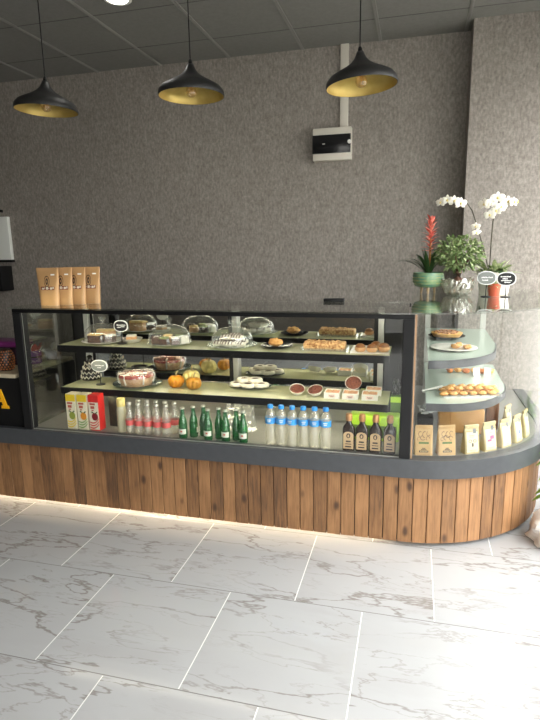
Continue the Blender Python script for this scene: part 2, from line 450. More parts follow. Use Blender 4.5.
# planks along the outline
mb = MB()
pl = outline(.73, n=60)
seg = [(Vector((a[0], a[1])), Vector((b[0], b[1]))) for a, b in zip(pl, pl[1:])]
tot = sum((b-a).length for a, b in seg)
def along(s):
    for a, b in seg:
        l = (b-a).length
        if s <= l: return a+(b-a)*(s/l), (b-a).normalized()
        s -= l
    return seg[-1][1], (seg[-1][1]-seg[-1][0]).normalized()
W = .0745; s = .01
while s+W < tot:
    g = .0021
    a, _ = along(s+g); b, _ = along(s+W-g)
    d = (b-a).normalized(); nrm = Vector((-d.y, d.x))
    o1 = R.uniform(0, .0025)
    a2, b2 = a+nrm*o1, b+nrm*o1
    th = .018
    q = [a2, b2, b2+nrm*th, a2+nrm*th]
    zb = .022
    bmv = [mb.bm.verts.new((p.x, p.y, z)) for z in (zb, .40) for p in q]
    fs = [mb.bm.faces.new([bmv[i] for i in f]) for f in ((3,2,1,0),(4,5,6,7),(0,1,5,4),(1,2,6,5),(2,3,7,6),(3,0,4,7))]
    e = [x for x in fs[2].edges]
    bmesh.ops.bevel(mb.bm, geom=e, offset=.0018, segments=1, affect='EDGES')
    s += W
at_base(mb.build('plank_cladding', M['wood'], base, smooth=False))
at_base(MB().slab_path(outline(.7115), outline(.7060), .023, .398).build('added_light_stop', M['blackmat'], base, smooth=False))  # added board behind the planks, blocks the strip's light from leaking through the gaps
at_base(MB().slab_path(outline(.77), outline(.70), .40, .497).build('top_band', M['band'], base, ang=30))
body = outline(.705, x0=-4.55, y1=4.28)
poly = body + [(-.03, 4.28), (-.03, 3.30), (-4.55, 3.30)]
at_base(MB().prism(poly, .065, .395).build('carcass', M['blackmat'], base, smooth=False))
poly = outline(.698, x0=-4.55, y1=4.28) + [(-.03, 4.28), (-.03, 3.30), (-4.55, 3.30)]
at_base(MB().prism(poly, .40, .49).build('deck', M['case_floor'], base, smooth=False))
pp = outline(.48, x0=-4.5, y1=4.27) + [(.1, 4.27), (.1, 3.27), (-4.5, 3.27)]
at_base(MB().prism(pp, 0, .063).build('plinth', M['blackmat'], base, smooth=False))
at_base(MB().box(-4.5, -.12, 2.952, 2.962, .040, .049).build('light_strip', M['led_warm'], base, smooth=False))

# ------------------------------------------------------------------ straight display case
case = thing('display_case', 'long straight glass display case with black rails and two lit shelves of sweets and drinks', 'display case', (-1.1, 3.0, .497))
def P(mb, name, m, par, org, smooth=False, ang=40):
    o = mb.build(name, m, par, smooth=smooth, ang=ang); o.location = (-org[0], -org[1], -org[2]); return o
oc = (-1.1, 3.0, .497)
ZB, ZT = .497, 1.24
P(MB().box(-2.222, -.048, 2.706, 2.712, ZB, 1.209), 'front_glass', M['glass'], case, oc)
P(MB().box(-2.258, -2.252, 2.752, 3.24, ZB, 1.208), 'side_glass', M['sideglass'], case, oc)
P(MB().box(-.040, -.034, 2.752, 3.24, ZB, 1.208), 'partition_glass', M['sideglass'], case, oc)
P(MB().box(-2.30, -.022, 2.682, 3.285, 1.232, ZT), 'top_glass', M['topglass'], case, oc)
P(MB().box(-2.278, .006, 2.69, 2.722, 1.209, 1.2315, bev=.002), 'top_rail', M['black'], case, oc)
P(MB().box(-2.278, .006, 3.255, 3.285, 1.209, 1.2315, bev=.002), 'back_rail', M['black'], case, oc)
P(MB().box(-2.278, -2.223, 2.69, 2.75, ZB, 1.2085, bev=.003), 'corner_post', M['blackmat'], case, oc)
P(MB().box(-.047, .006, 2.69, 2.75, ZB, 1.2085, bev=.003), 'corner_post', M['blackmat'], case, oc)
P(MB().box(-2.225, -2.2215, 2.7045, 2.7055, ZB, 1.2085), 'edge_trim', M['alu'], case, oc)
P(MB().box(-2.222, -.048, 2.7035, 2.7055, ZB, ZB+.004), 'edge_trim', M['alu'], case, oc)
P(MB().box(-2.10, -.165, 3.240, 3.248, ZB, 1.208), 'mirror_panel', M['mirror'], case, oc)
P(MB().box(-2.27, -.03, 3.249, 3.262, ZB, 1.209), 'back_panel', M['blackmat'], case, oc)
for x in (-2.13, -1.075, -.175):
    p = P(MB().box(x-.022, x+.010, 3.205, 3.238, ZB, 1.208, bev=.002), 'shelf_upright', M['alu'], case, oc)
    MB().box(x-.045, x-.023, 3.20, 3.238, ZB, 1.208).build('dark_channel', M['blackmat'], p, smooth=False)
for z in (.995, .73):
    sh = P(MB().box(-2.105, -.115, 2.851, 3.14, z-.010, z), 'shelf', M['shelf'], case, oc)
    MB().box(-2.105, -.115, 2.842, 2.8505, z-.040, z+.0005).box(-2.105, -.115, 3.1405, 3.152, z-.04, z).build('shelf_edge', M['black'], sh, smooth=False)
    MB().box(-2.09, -.13, 2.853, 2.861, z-.022, z-.011).build('light_strip', M['led'], sh, smooth=False)
P(MB().box(-2.2, -.07, 2.7225, 2.730, 1.211, 1.221), 'light_strip', M['led'], case, oc)

# ------------------------------------------------------------------ curved display case
cc = thing('curved_display_case', 'quarter-round glass display case at the right end of the counter with two pale shelves', 'display case', (.3, 3.4, .497))
o2 = (.3, 3.4, .497)
def arc(r, a0, a1, n=26):
    r += .07
    return [(CX+r*math.cos(math.radians(a0+(a1-a0)*i/n)), CY+r*math.sin(math.radians(a0+(a1-a0)*i/n))) for i in range(n+1)]
P(MB().slab_path(arc(.742, -86.6, -4), arc(.736, -86.6, -4), ZB, 1.229), 'curved_glass', M['glass'], cc, o2, True)
P(MB().box(.770, .782, 3.48, 3.50, ZB, 1.229), 'corner_post', M['blackmat'], cc, o2)
P(MB().box(.774, .780, 3.502, 4.25, ZB, 1.229), 'side_glass', M['glass'], cc, o2)
P(MB().box(.009, .017, 2.703, 2.722, ZB, 1.229), 'edge_trim', mat('copper_trim', srgb(168,134,104), .35, metal=.5), cc, o2)
ctp = [(-.016, CY-.827)] + arc(.757, -88, 0) + [(CX+.827, 4.27), (-.016, 4.27)]
P(MB().prism(ctp, 1.2322, ZT), 'top_glass', M['topglass'], cc, o2)
def smooth_line(pts, n=6):
    out = []
    P4 = [pts[0]] + list(pts) + [pts[-1]]
    for i in range(1, len(P4)-2):
        for k in range(n):
            u = k/n
            out.append(tuple(.5*(2*P4[i][j]+(P4[i+1][j]-P4[i-1][j])*u+(2*P4[i-1][j]-5*P4[i][j]+4*P4[i+1][j]-P4[i+2][j])*u*u+(3*P4[i][j]-P4[i-1][j]-3*P4[i+1][j]+P4[i+2][j])*u**3) for j in (0, 1)))
    return out + [pts[-1]]
for ln, z in ((((.08,2.835),(.20,2.875),(.33,2.975),(.415,3.11),(.45,3.25),(.475,3.45)), .98), (((.08,2.925),(.20,2.935),(.32,2.985),(.43,3.09),(.515,3.27),(.54,3.45)), .73)):
    fr = smooth_line(ln)
    outr = []
    for i, p in enumerate(fr):
        q0, q1 = fr[max(i-1,0)], fr[min(i+1,len(fr)-1)]
        d = Vector((q1[0]-q0[0], q1[1]-q0[1])).normalized()
        outr.append((p[0]+d.y*.008, p[1]-d.x*.008))
    inn = [(p[0]+(o[0]-p[0])*.06, p[1]+(o[1]-p[1])*.06) for p, o in zip(fr, outr)]
    sh = P(MB().prism(fr+[(ln[-1][0]+.01, 4.02), (.085, 4.02)], z-.012, z), 'shelf', M['shelf2'], cc, o2)
    MB().slab_path(outr, inn, z-.042, z+.0003).build('shelf_edge', M['band'], sh, smooth=True)
for x, y in ((.10, 4.04), (.47, 4.04)):
    P(MB().box(x-.018, x+.018, y-.012, y+.012, ZB, 1.229), 'shelf_upright', M['alu'], cc, o2)

# ------------------------------------------------------------------ service counter on the left
sv = thing('service_counter', 'black panelled service counter with a pale worktop and a yellow letter at the far left', 'counter', (-3.4, 3.0, .497))
o3 = (-3.4, 3.0, .497)
P(MB().box(-4.55, -2.30, 2.715, 3.28, .497, .808), 'front_panel', M['black'], sv, o3)
P(MB().box(-4.55, -2.315, 2.70, 3.28, .809, .834, bev=.003), 'worktop', mat('pale_worktop', srgb(196,182,156), .3, c2=srgb(180,166,140), scale=14), sv, o3)
# slab-serif capital A
mb = MB()
def flat_poly(mb, pts, y0=2.708, y1=2.7145):
    a = [mb.bm.verts.new((p[0], y0, p[1])) for p in pts]; b = [mb.bm.verts.new((p[0], y1, p[1])) for p in pts]
    n = len(pts); mb.bm.faces.new(a); mb.bm.faces.new(b[::-1])
    for i in range(n): mb.bm.faces.new((a[i], b[i], b[(i+1) % n], a[(i+1) % n]))
ax, az, hh = -2.465, .612, .12
flat_poly(mb, [(ax+.002, az+hh), (ax+.028, az+hh), (ax+.062, az+.018), (ax+.034, az+.018)])
flat_poly(mb, [(ax-.004, az+hh-.001), (ax+.0005, az+hh-.001), (ax-.036, az+.018), (ax-.048, az+.018)])
flat_poly(mb, [(ax-.03, az+.04), (ax+.034, az+.04), (ax+.029, az+.055), (ax-.025, az+.055)], 2.7082, 2.7143)
flat_poly(mb, [(ax+.02, az), (ax+.074, az), (ax+.072, az+.0175), (ax+.022, az+.0175)])
flat_poly(mb, [(ax-.065, az), (ax-.02, az), (ax-.022, az+.0175), (ax-.063, az+.0175)])
P(mb, 'letter', M['yellow'], sv, o3)

# ------------------------------------------------------------------ pendants
def make_pendant(loc, label):
    t = thing('pendant_lamp', label, 'pendant lamp', loc, 0, 'row of black pendant lamps over the counter')
    # origin at the rim centre; outer skin and golden lining
    prof = [(0.1846,.0),(0.1864,.010),(0.1828,.028),(0.1647,.050),(0.1285,.070),(0.0887,.090),(0.0561,.110),(0.0344,.132),(0.0226,.154),(0.0181,.168)]
    inner = [(0.1824,.0005),(0.1801,.026),(0.1620,.047),(0.1258,.067),(0.0860,.087),(0.0534,.107),(0.0317,.129),(0.0199,.148)]
    MB().lathe([(.1822,.0)] + prof + [(.0,.169)], 48, close=False).build('lamp_shade', M['lampblack'], t, ang=70)
    MB().lathe(inner + [(.0,.149)], 48, close=False).build('shade_lining', M['gold'], t, ang=70)
    MB().lathe([(.0,.1695),(.012,.1695),(.011,.182),(.007,.191),(.0,.192)], 16, close=False).build('cord_grip', M['blackmat'], t)
    MB().lathe([(.0,.147),(.017,.147),(.017,.072),(.0,.072)], 16, close=False).build('lamp_holder', mat_h, t)
    b = MB().lathe([(.0,-.006),(.013,-.004),(.026,.006),(.032,.022),(.028,.040),(.018,.058),(.0165,.0715)], 20, close=False).build('bulb', M['bulb'], t)
    f = MB()
    for k in range(4):
        a = k*PI/2
        f.tube([(.008*math.cos(a), .008*math.sin(a), .066), (.013*math.cos(a), .013*math.sin(a), .018)], .0012, 5)
    f.build('filament', M['filament'], b)
    zt = CZ - loc[2]
    MB().tube([(0,0,.192), (0,0,zt-.03)], .003, 8).build('cord', M['blackmat'], t)
    MB().lathe([(.0,zt-.03),(.045,zt-.03),(.05,zt-.004),(.05,zt-.0065),(.0,zt-.0065)], 24, close=False).build('ceiling_cup', M['blackmat'], t)
    return t
mat_h = mat('brass_holder', srgb(150,100,50), .4, metal=.6)
M['bulb'] = glass('bulb_glass', (.95,.86,.68), body=(.8,.55,.25), bodyfac=.15, boost=.06)
M['filament'] = mat('filament', srgb(220,150,70), .4, metal=.5)
p0 = make_pendant((-2.203, 3.1, 2.398), 'leftmost of the three black pendant lamps, above the kraft pouches')
p1 = dup(p0, (-1.26, 3.1, 2.405), .0, 'middle one of the three black pendant lamps, hanging over the glass case')
p2 = dup(p0, (-.318, 3.1, 2.376), .0, 'rightmost black pendant lamp, hanging in front of the white cable duct')
for p_, th in ((p0, .05), (p1, .01), (p2, -.06)):
    for c in p_.children:
        if not c.name.startswith(('cord.', 'cord', 'ceiling_cup')) or c.name.startswith('cord_grip'):
            c.rotation_euler.y = th; c.location = (-.19*math.sin(th), 0, 0)
# small round downlight
t = thing('ceiling_downlight', 'round lit white downlight set in the grey ceiling', 'downlight', (-1.81, 3.33, CZ))
MB().lathe([(.062,-.001),(.085,-.001),(.085,-.008),(.062,-.012)], 32, close=False).build('trim_ring', M['white'], t)
MB().lathe([(.0,-.0075),(.0615,-.0075),(.0615,-.001),(.0,-.001)], 32, close=False).build('lamp_disc', M['down'], t)

# ------------------------------------------------------------------ things on the walls
tag(MB().box(-.607, -.545, 4.495, 4.5195, 2.464, CZ-.001, bev=.002).build('cable_duct', M['bone']), 'white vertical cable duct running from the ceiling down to the fuse box', 'cable duct')
t = thing('fuse_box', 'white fuse box with a smoked black door on the grey wall', 'fuse box', (-.661, 4.5195, 2.342))
MB().box(-.15, .15, -.075, -.0005, -.12, .12, bev=.006).build('housing', M['bone'], t, ang=30)
d = MB().box(-.152, .146, -.083, -.0755, -.069, .068, bev=.003).build('door', mat('smoked_plastic', srgb(24,24,26), .2), t, ang=30)
MB().box(-.072, -.052, -.0865, -.0835, -.002, .004).build('latch_mark', M['white'], d, smooth=False)
MB().lathe([(.0,0),(.015,0),(.015,.003),(.0,.003)], 16, (.137,0,0), close=False).build('door_catch', M['white'], d)
for o in d.children:
    if o.name.startswith('door_catch'): o.rotation_euler.x = PI/2; o.location = (0, -.0835, .008)
t = thing('wall_cabinet', 'white wall board at the left edge of the photo above a black box', 'wall board', (-3.95, 4.519, 1.49))
MB().box(-.22, .22, -.04, -.0005, 0, .40, bev=.004).build('board', mat('cool_white', srgb(226,228,222), .35), t, ang=30)
MB().box(-.22, .225, -.044, -.0005, -.022, -.0005).build('bottom_rail', M['black'], t, smooth=False)
t = thing('wall_box', 'glossy black wall box at the left edge, below the white board', 'box', (-3.97, 4.519, 1.2))
MB().box(-.22, .205, -.16, -.0005, 0, .235, bev=.006).build('housing', M['black'], t, ang=30)
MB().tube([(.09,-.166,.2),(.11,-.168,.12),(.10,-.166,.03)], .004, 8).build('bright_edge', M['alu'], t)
tag(MB().box(-4.2, -3.80, 4.47, 4.5195, 1.93, 1.955).build('wall_bracket', M['black'], smooth=False), 'thin black bracket at the left edge above the white board', 'bracket')

# ------------------------------------------------------------------ on top of the straight case: kraft pouches
def loft_bag(w, wt, d, h, n=3.0, nz=14, nu=28, belly=.45):
    """stand-up pouch: gusseted round bottom closing to a flat top seam; returns the mesh and its front surface"""
    def half(t):
        hw = (w + (wt-w)*t)/2
        hd = d/2*max(0, (1-t)**.75)*(1+belly*math.sin(PI*min(1, t*1.4))*.4) + .0012
        return hw, hd
    def pt(u, t):   # front surface, u in -1..1
        hw, hd = half(t)
        return Vector((u*hw, -hd*(max(0, 1-abs(u)**n))**(1/n), t*h))
    mb = MB(); rings = []
    for i in range(nz+1):
        t = i/nz; hw, hd = half(t); ring = []
        for k in range(nu):
            a = 2*PI*k/nu
            c, s = math.cos(a), math.sin(a)
            ring.append(mb.bm.verts.new((hw*math.copysign(abs(c)**(2/n), c), hd*math.copysign(abs(s)**(2/n), s), t*h)))
        rings.append(ring)
    for a, b in zip(rings, rings[1:]):
        for k in range(nu):
            mb.bm.faces.new((a[k], a[(k+1)%nu], b[(k+1)%nu], b[k]))
    mb.bm.faces.new(rings[0][::-1]); mb.bm.faces.new(rings[-1])
    return mb, pt
def decal(mb, pt, u0, u1, t0, t1, nu=6, nt=3, off=.0009):
    g = [[mb.bm.verts.new(pt(u0+(u1-u0)*i/nu, t0+(t1-t0)*j/nt)+Vector((0,-off,0))) for i in range(nu+1)] for j in range(nt+1)]
    for j in range(nt):
        for i in range(nu):
            mb.bm.faces.new((g[j][i], g[j][i+1], g[j+1][i+1], g[j+1][i]))
    return mb
def decal_ring(mb, pt, uc, tc, ru, rt, wd=.3, n=18, off=.0009, a0=0, a1=2*PI):
    prev = None
    for i in range(n+1):
        a = a0+(a1-a0)*i/n
        p = [mb.bm.verts.new(pt(uc+ru*k*math.cos(a), tc+rt*k*math.sin(a))+Vector((0,-off,0))) for k in (1-wd, 1)]
        if prev: mb.bm.faces.new((prev[0], prev[1], p[1], p[0]))
        prev = p
    return mb
def kraft_pouch():
    t = thing('coffee_pouch', 'leftmost kraft coffee pouch on the glass top, facing the front in full', 'pouch', (-2.115, 2.83, ZT+.0005), .03, 'kraft coffee pouches on the display case')
    mb, pt = loft_bag(.118, .150, .042, .222)
    mb.build('bag', M['kraft'], t, ang=60)
    k = MB(); decal_ring(k, pt, -.02, .64, .26, .15, .16); decal_ring(k, pt, -.02, .64, .12, .09, .6)
    k.build('round_emblem', M['ink'], t, smooth=False)
    k = MB(); decal(k, pt, -.62, .72, .415, .505); k.build('dark_strip', M['redink'], t, smooth=False)
    k = MB()
    for i, (a, b) in enumerate(((-.5,-.3),(-.26,-.2),(-.1,.12),(.16,.22),(.3,.52),(.56,.66))):
        decal(k, pt, a, b, .43+.012*(i % 2), .475+.012*(i % 3), 2, 1, .0016)
    k.build('lettering', M['bone'], t, smooth=False)
    k = MB(); decal(k, pt, .35, .7, .80, .835, 2, 1); k.build('valve_sticker', M['whiteink'], t, smooth=False)
    return t
kp = kraft_pouch()
for x, y, rz, lb in ((-2.055, 2.878, .03, 'second kraft coffee pouch from the left on the glass top'),
                     (-1.997, 2.926, .03, 'third kraft coffee pouch from the left, half behind its neighbour'),
                     (-1.928, 2.974, .03, 'rightmost and hindmost kraft coffee pouch on the glass top')):
    dup(kp, (x, y, ZT+.0005), rz, lb)
tag(MB().box(-.52, -.40, 3.20, 3.25, ZT+.0005, ZT+.018, bev=.002).build('flat_box', M['black']), 'flat black box lying at the back of the glass top', 'box')

# ------------------------------------------------------------------ price signs
def oval_sign(loc, rz, label, m, h, rx, rz_, marks, base_r=.03, lean=0):
    t = thing('price_sign', label, 'price sign', loc, rz, 'oval price signs on stems')
    MB().lathe([(.0,0),(base_r,0),(base_r*.9,.004),(.004,.006),(.0,.006)], 20, close=False).build('foot', M['black'], t)
    zc = h - rz_
    MB().tube([(0,0,.006), (0,0,zc-rz_*.9)], .0028, 8).build('stem', M['black'], t)
    def oct_(sx, sz, y0, y1):
        mb = MB(); n = 24
        pts = []
        for i in range(n):
            a = 2*PI*i/n; c, s = math.cos(a), math.sin(a)
            pts.append((sx*math.copysign(abs(c)**.85, c), zc+sz*math.copysign(abs(s)**.85, s)))
        flat_poly(mb, pts, y0, y1); return mb
    oct_(rx, rz_, -.004, .002).build('border', M['whiteink'], t, smooth=False)
    oct_(rx*.9, rz_*.86, -.006, -.0041).build('panel', m, t, smooth=False)
    mb = MB()
    for (u, v, wdt) in marks:
        x = u*rx
        while x < u*rx+wdt*rx:
            l = R.uniform(.05, .13)*rx
            z = zc+v*rz_+R.uniform(-.02, .02)*rz_
            mb.box(x, x+l, -.0068, -.0062, z-.06*rz_, z+R.uniform(.05,.13)*rz_)
            x += l+.02*rx
    mb.build('lettering', M['whiteink'], t, smooth=False)
    return t
oval_sign((-1.725, 2.955, .9955), .05, 'black oval price sign on the upper shelf in front of the cake dome', M['signblack'], .146, .046, .036, ((-.55,.15,1.2),(-.5,-.2,.45),(.05,-.1,.5)))
oval_sign((-1.895, 2.955, .7305), .05, 'grey oval price sign on the lower shelf beside the wrapped cake', M['signgrey'], .158, .055, .038, ((-.5,.05,1.1),(-.2,-.3,.4)))
oval_sign((.425, 3.60, ZT+.0005), -.1, 'grey oval price sign on the round glass top, left of the black one', M['signgrey'], .158, .055, .042, ((-.55,.05,1.1),(-.45,-.35,.5)))
oval_sign((.538, 3.60, ZT+.0005), -.1, 'black oval price sign on the round glass top before the white pot', M['signblack'], .152, .055, .042, ((-.6,.3,1.0),(-.4,0,.45),(-.55,-.25,1.1),(-.2,-.5,.5)))

# ------------------------------------------------------------------ domes, plates and sweets of the upper shelf
ZU, ZL = .9955, .7305
def plate(name, r, m, loc, label, rim=.012, group=None, oval=1):
    o = MB().lathe([(.0,0),(r*.62,0),(r*.66,.002),(r*.98,rim),(r,rim+.001),(r*.985,rim+.003),(r*.64,.005),(.0,.0045)], 40, close=False).build(name, m, ang=60)
    o.location = loc; o.scale = (1, oval, 1)
    return tag(o, label, 'plate', group)
M['dish_white'] = mat('white_dish', srgb(226,222,212), .2)
M['dish_glass'] = glass('glass_plate', (.9,.94,.9), body=(.75,.8,.74), bodyfac=.25, boost=.04)
M['dish_black'] = mat('dark_dish', srgb(30,30,32), .18)
M['dish_smoke'] = glass('smoked_plate', (.34,.42,.38), body=(.12,.15,.13), bodyfac=.4, boost=.04)
M['choc'] = mat('chocolate_cake', srgb(62,36,26), .6, c2=srgb(84,50,34), scale=60, bump=.4)
M['cream_icing'] = mat('cream_icing', srgb(236,230,216), .5, bump=.2, scale=30, c2=srgb(226,218,200))
M['caramel'] = mat('caramel_topping', srgb(226,186,110), .4, c2=srgb(240,214,150), scale=30)
M['red_glaze'] = mat('red_fruit_glaze', srgb(158,44,34), .2, c2=srgb(186,70,48), scale=50, coat=.4)
M['sponge'] = mat('sponge', srgb(220,176,128), .7, c2=srgb(200,150,104), scale=60, bump=.3)
M['cookie'] = mat('golden_crumb', srgb(222,172,104), .7, c2=srgb(196,138,74), scale=70, bump=.6)
M['bread'] = mat('golden_bread', srgb(206,150,74), .55, c2=srgb(228,180,104), scale=30, bump=.3)
M['bun'] = mat('brown_bun', srgb(112,66,34), .4, c2=srgb(160,106,58), scale=14)
M['matcha'] = mat('green_cream', srgb(140,150,90), .6, c2=srgb(160,170,110), scale=40)
M['pumpkin'] = mat('pumpkin_orange', srgb(222,150,28), .45, c2=srgb(198,124,22), scale=10)
M['pumpkin_pale'] = mat('pumpkin_pale', srgb(226,208,130), .45, c2=srgb(206,190,120), scale=10)
M['stalk'] = mat('stalk', srgb(132,120,80), .7)
M['beans'] = mat('red_brown_filling', srgb(96,46,34), .5, c2=srgb(130,70,50), scale=80, bump=.5)
M['film'] = glass('cling_film', (.94,.95,.94), body=(.85,.85,.82), bodyfac=.08, rough=.08, boost=.06)

def dome(loc, r, h, label):
    t = thing('cake_dome', label, 'cake dome', loc, 0, 'clear cake domes on the upper shelf')
    n = 9
    pr = [(r+.006, .0), (r+.006, .004), (r, .005)] + [(r*math.cos(a)**.8, .02+(h-.02)*math.sin(a)) for a in [PI/2*i/n for i in range(n)]] + [(.012, h)]
    MB().lathe(pr, 40, close=False).build('cover', M['dome'], t, ang=70)
    MB().lathe([(.0,h+.0005),(.011,h+.0005),(.010,h+.012),(.020,h+.026),(.022,h+.036),(.016,h+.040),(.0,h+.040)], 20, close=False).build('knob', M['dome'], t, ang=60)
    return t
def block(name, m, x0, z, sx, sy, sz, label, cat, group, rz=0, top=None, topname='icing', toph=.012, dots=None):
    t = thing(name, label, cat, (x0[0], x0[1], z), rz, group)
    MB().box(-sx/2, sx/2, -sy/2, sy/2, 0, sz, bev=.004).build('cake_body', m, t, ang=30)
    if top: MB().box(-sx/2+.001, sx/2-.001, -sy/2+.001, sy/2-.001, sz+.0002, sz+toph, bev=.005).build(topname, top, t, ang=30)
    return t
# left dome with dark cakes
plate('serving_plate', .135, M['dish_white'], (-1.875, 2.995, ZU), 'wide white plate under the left cake dome')
dome((-1.875, 2.995, ZU+.0162), .118, .105, 'leftmost clear cake dome, low and knobbed, over dark layered cakes')
zc = ZU+.0052
g = 'cake slices under the left dome'
block('cake_slice', M['choc'], (-1.90, 2.945), zc, .085, .055, .045, 'dark chocolate slice at the front left under the left dome', 'cake', g, .1, M['caramel'])
block('cake_slice', M['choc'], (-1.81, 2.965), zc, .055, .05, .038, 'small dark slice at the front right under the left dome', 'cake', g, -.15, M['cream_icing'])
block('cake_slice', M['sponge'], (-1.88, 3.035), zc, .11, .05, .058, 'caramel topped slice at the back under the left dome', 'cake', g, .05, M['caramel'], 'caramel_topping', .014)
# dish with one slice
t = thing('dessert_dish', 'shallow white dish beside the left dome, behind the black sign', 'dish', (-1.70, 3.03, ZU))
MB().lathe([(.0,0),(.05,0),(.066,.022),(.068,.024),(.064,.024),(.048,.004),(.0,.004)], 32, close=False).build('bowl', M['dish_white'], t, ang=60)
block('cake_slice', M['sponge'], (-1.70, 3.03), ZU+.0045, .06, .05, .03, 'single sponge slice in the shallow white dish', 'cake', None, .3, M['cream_icing'])
# middle dome
plate('serving_plate', .135, M['dish_glass'], (-1.425, 2.995, ZU), 'clear glass plate under the middle cake dome')
dome((-1.425, 2.995, ZU+.0162), .127, .103, 'middle clear cake dome with a tall knob, over dark and green cakes')
g = 'small cakes under the middle dome'
for (dx, dy, m, tp, rz, lb) in ((-.075,-.03,M['choc'],M['choc'],.2,'dark cube cake at the left under the middle dome'),(-.01,-.055,M['choc'],M['matcha'],-.1,'green topped cake at the front centre under the middle dome'),
    (.055,-.04,M['choc'],M['cream_icing'],.4,'dark cake with a white top at the front right under the middle dome'),(-.03,.04,M['sponge'],M['caramel'],.1,'caramel topped cake at the back left under the middle dome'),
    (.045,.045,M['choc'],M['matcha'],.3,'green topped cake at the back right under the middle dome'),(.09,.01,M['cream_icing'],M['cream_icing'],.7,'all white cake at the far right under the middle dome')):
    block('small_cake', m, (-1.425+dx, 2.995+dy), zc, .052, .046, .036, lb, 'cake', g, rz, tp)
# right dome with white rolls
plate('serving_plate', .150, M['dish_glass'], (-1.025, 2.99, ZU), 'clear glass plate under the right cake dome')
dome((-1.025, 2.99, ZU+.0162), .122, .098, 'rightmost clear cake dome, over white rolls streaked with chocolate')
def eclair(loc, rz, label, group, L_=.085, r=.017):
    t = thing('iced_roll', label, 'pastry', loc, rz, group)
    mb = MB(); n = 10
    mb.tube([(-L_/2+L_*i/n, 0, r) for i in range(n+1)], [r*max(.35, math.sin(PI*min(1,max(0,(i+.9)/(n+1.8))))**.45) for i in range(n+1)], 14)
    mb.build('roll', M['cream_icing'], t, ang=60)
    k = MB()
    for i in range(4):
        x = -L_*.32+L_*.21*i
        k.tube([(x-.006, -r*1.0, r*1.0), (x-.002, -r*.72, r*1.74), (x+.002, 0, r*2.05), (x+.006, r*.72, r*1.74)], .0032, 6)
    k.build('chocolate_drizzle', M['choc'], t)
    return t
g = 'white iced rolls under the right dome'
e0 = None
spots = [(-.07,-.05,.3,0),(-.005,-.068,.1,0),(.065,-.045,-.3,0),(-.05,-.005,.2,0),(.035,.0,.1,0),(-.03,.05,.0,0),(.05,.05,.4,0),(-.02,-.028,.2,.034),(.042,-.022,-.1,.034),(.01,.03,.2,.034)]
words = ['at the front left','at the front centre','at the front right','at the middle left','at the middle right','at the back left','at the back right','on top of the pile at left','on top of the pile at right','on top of the pile at the back']
for (dx, dy, rz, dz), wd in zip(spots, words):
    lb = 'white iced roll ' + wd + ' under the right dome'
    loc = (-1.025+dx*.85, 2.99+dy*.85, zc+dz)
    if e0 is None: e0 = eclair(loc, rz, lb, g)
    else: dup(e0, loc, rz, lb)
# dark plate with a crumbly cookie
plate('serving_plate', .093, M['dish_black'], (-.757, 3.0, ZU), 'dark round plate holding one crumbly pastry on the upper shelf')
def lump(name, loc, rx, ry, h, m, label, cat, group=None, n=26, rz=0, r=.011):
    mb = MB()
    mb.ball((0,0,h*.45), 1, 3, (rx*.85, ry*.85, h*.45), 0, .03)
    for i in range(n):
        a = R.uniform(0, 2*PI); q = R.uniform(0,1)**.5
        x, y = rx*.8*q*math.cos(a), ry*.8*q*math.sin(a)
        z = h*(.45+.45*math.sqrt(max(0, 1-q*q)))
        mb.ball((x, y, z-r*.3), r*R.uniform(.7,1.2), 1, (1,1,.8), R.uniform(0,3), .12)
    o = mb.build(name, m, ang=50); o.location = loc; o.rotation_euler.z = rz
    zmin = min(v.co.z for v in o.data.vertices)
    o.location.z -= zmin
    return tag(o, label, cat, group)
lump('crumble_pastry', (-.765, 3.0, ZU+.0052), .05, .042, .048, M['cookie'], 'crumbly golden pastry heaped on the dark plate', 'pastry', n=34)
# long flat pastry in a clear tray
t = thing('pastry_tray', 'clear rectangular tray under the long crumbly pastry on the upper shelf', 'tray', (-.475, 2.985, ZU))
MB().box(-.125, .125, -.06, .06, 0, .002).box(-.128, -.1255, -.06, .06, .0, .014).box(.1255, .128, -.06, .06, 0, .014).box(-.128, .128, -.0625, -.0605, 0, .014).box(-.128, .128, .0605, .0625, 0, .014).build('tray_body', M['film'], t, smooth=False)
mb = MB().box(-.115, .115, -.05, .05, 0, .040, bev=.008)
for i in range(90):
    mb.ball((R.uniform(-.108,.108), R.uniform(-.044,.044), .041), R.uniform(.004,.009), 1, (1.2,1,.7), R.uniform(0,3), .15)
for i in range(40):
    mb.ball((R.uniform(-.108,.108), -.049, R.uniform(.006,.036)), R.uniform(.003,.007), 1, (1.2,.6,1), 0, .15)
o = mb.build('crumble_slab', M['cookie'], ang=50); o.location = (-.475, 2.985, ZU+.0025)
tag(o, 'long crumbly golden pastry slab lying in the clear tray', 'pastry')
o.data.materials[0] = mat('nutty_crumb', srgb(226,186,130), .65, c2=srgb(150,96,52), scale=90, bump=.6)
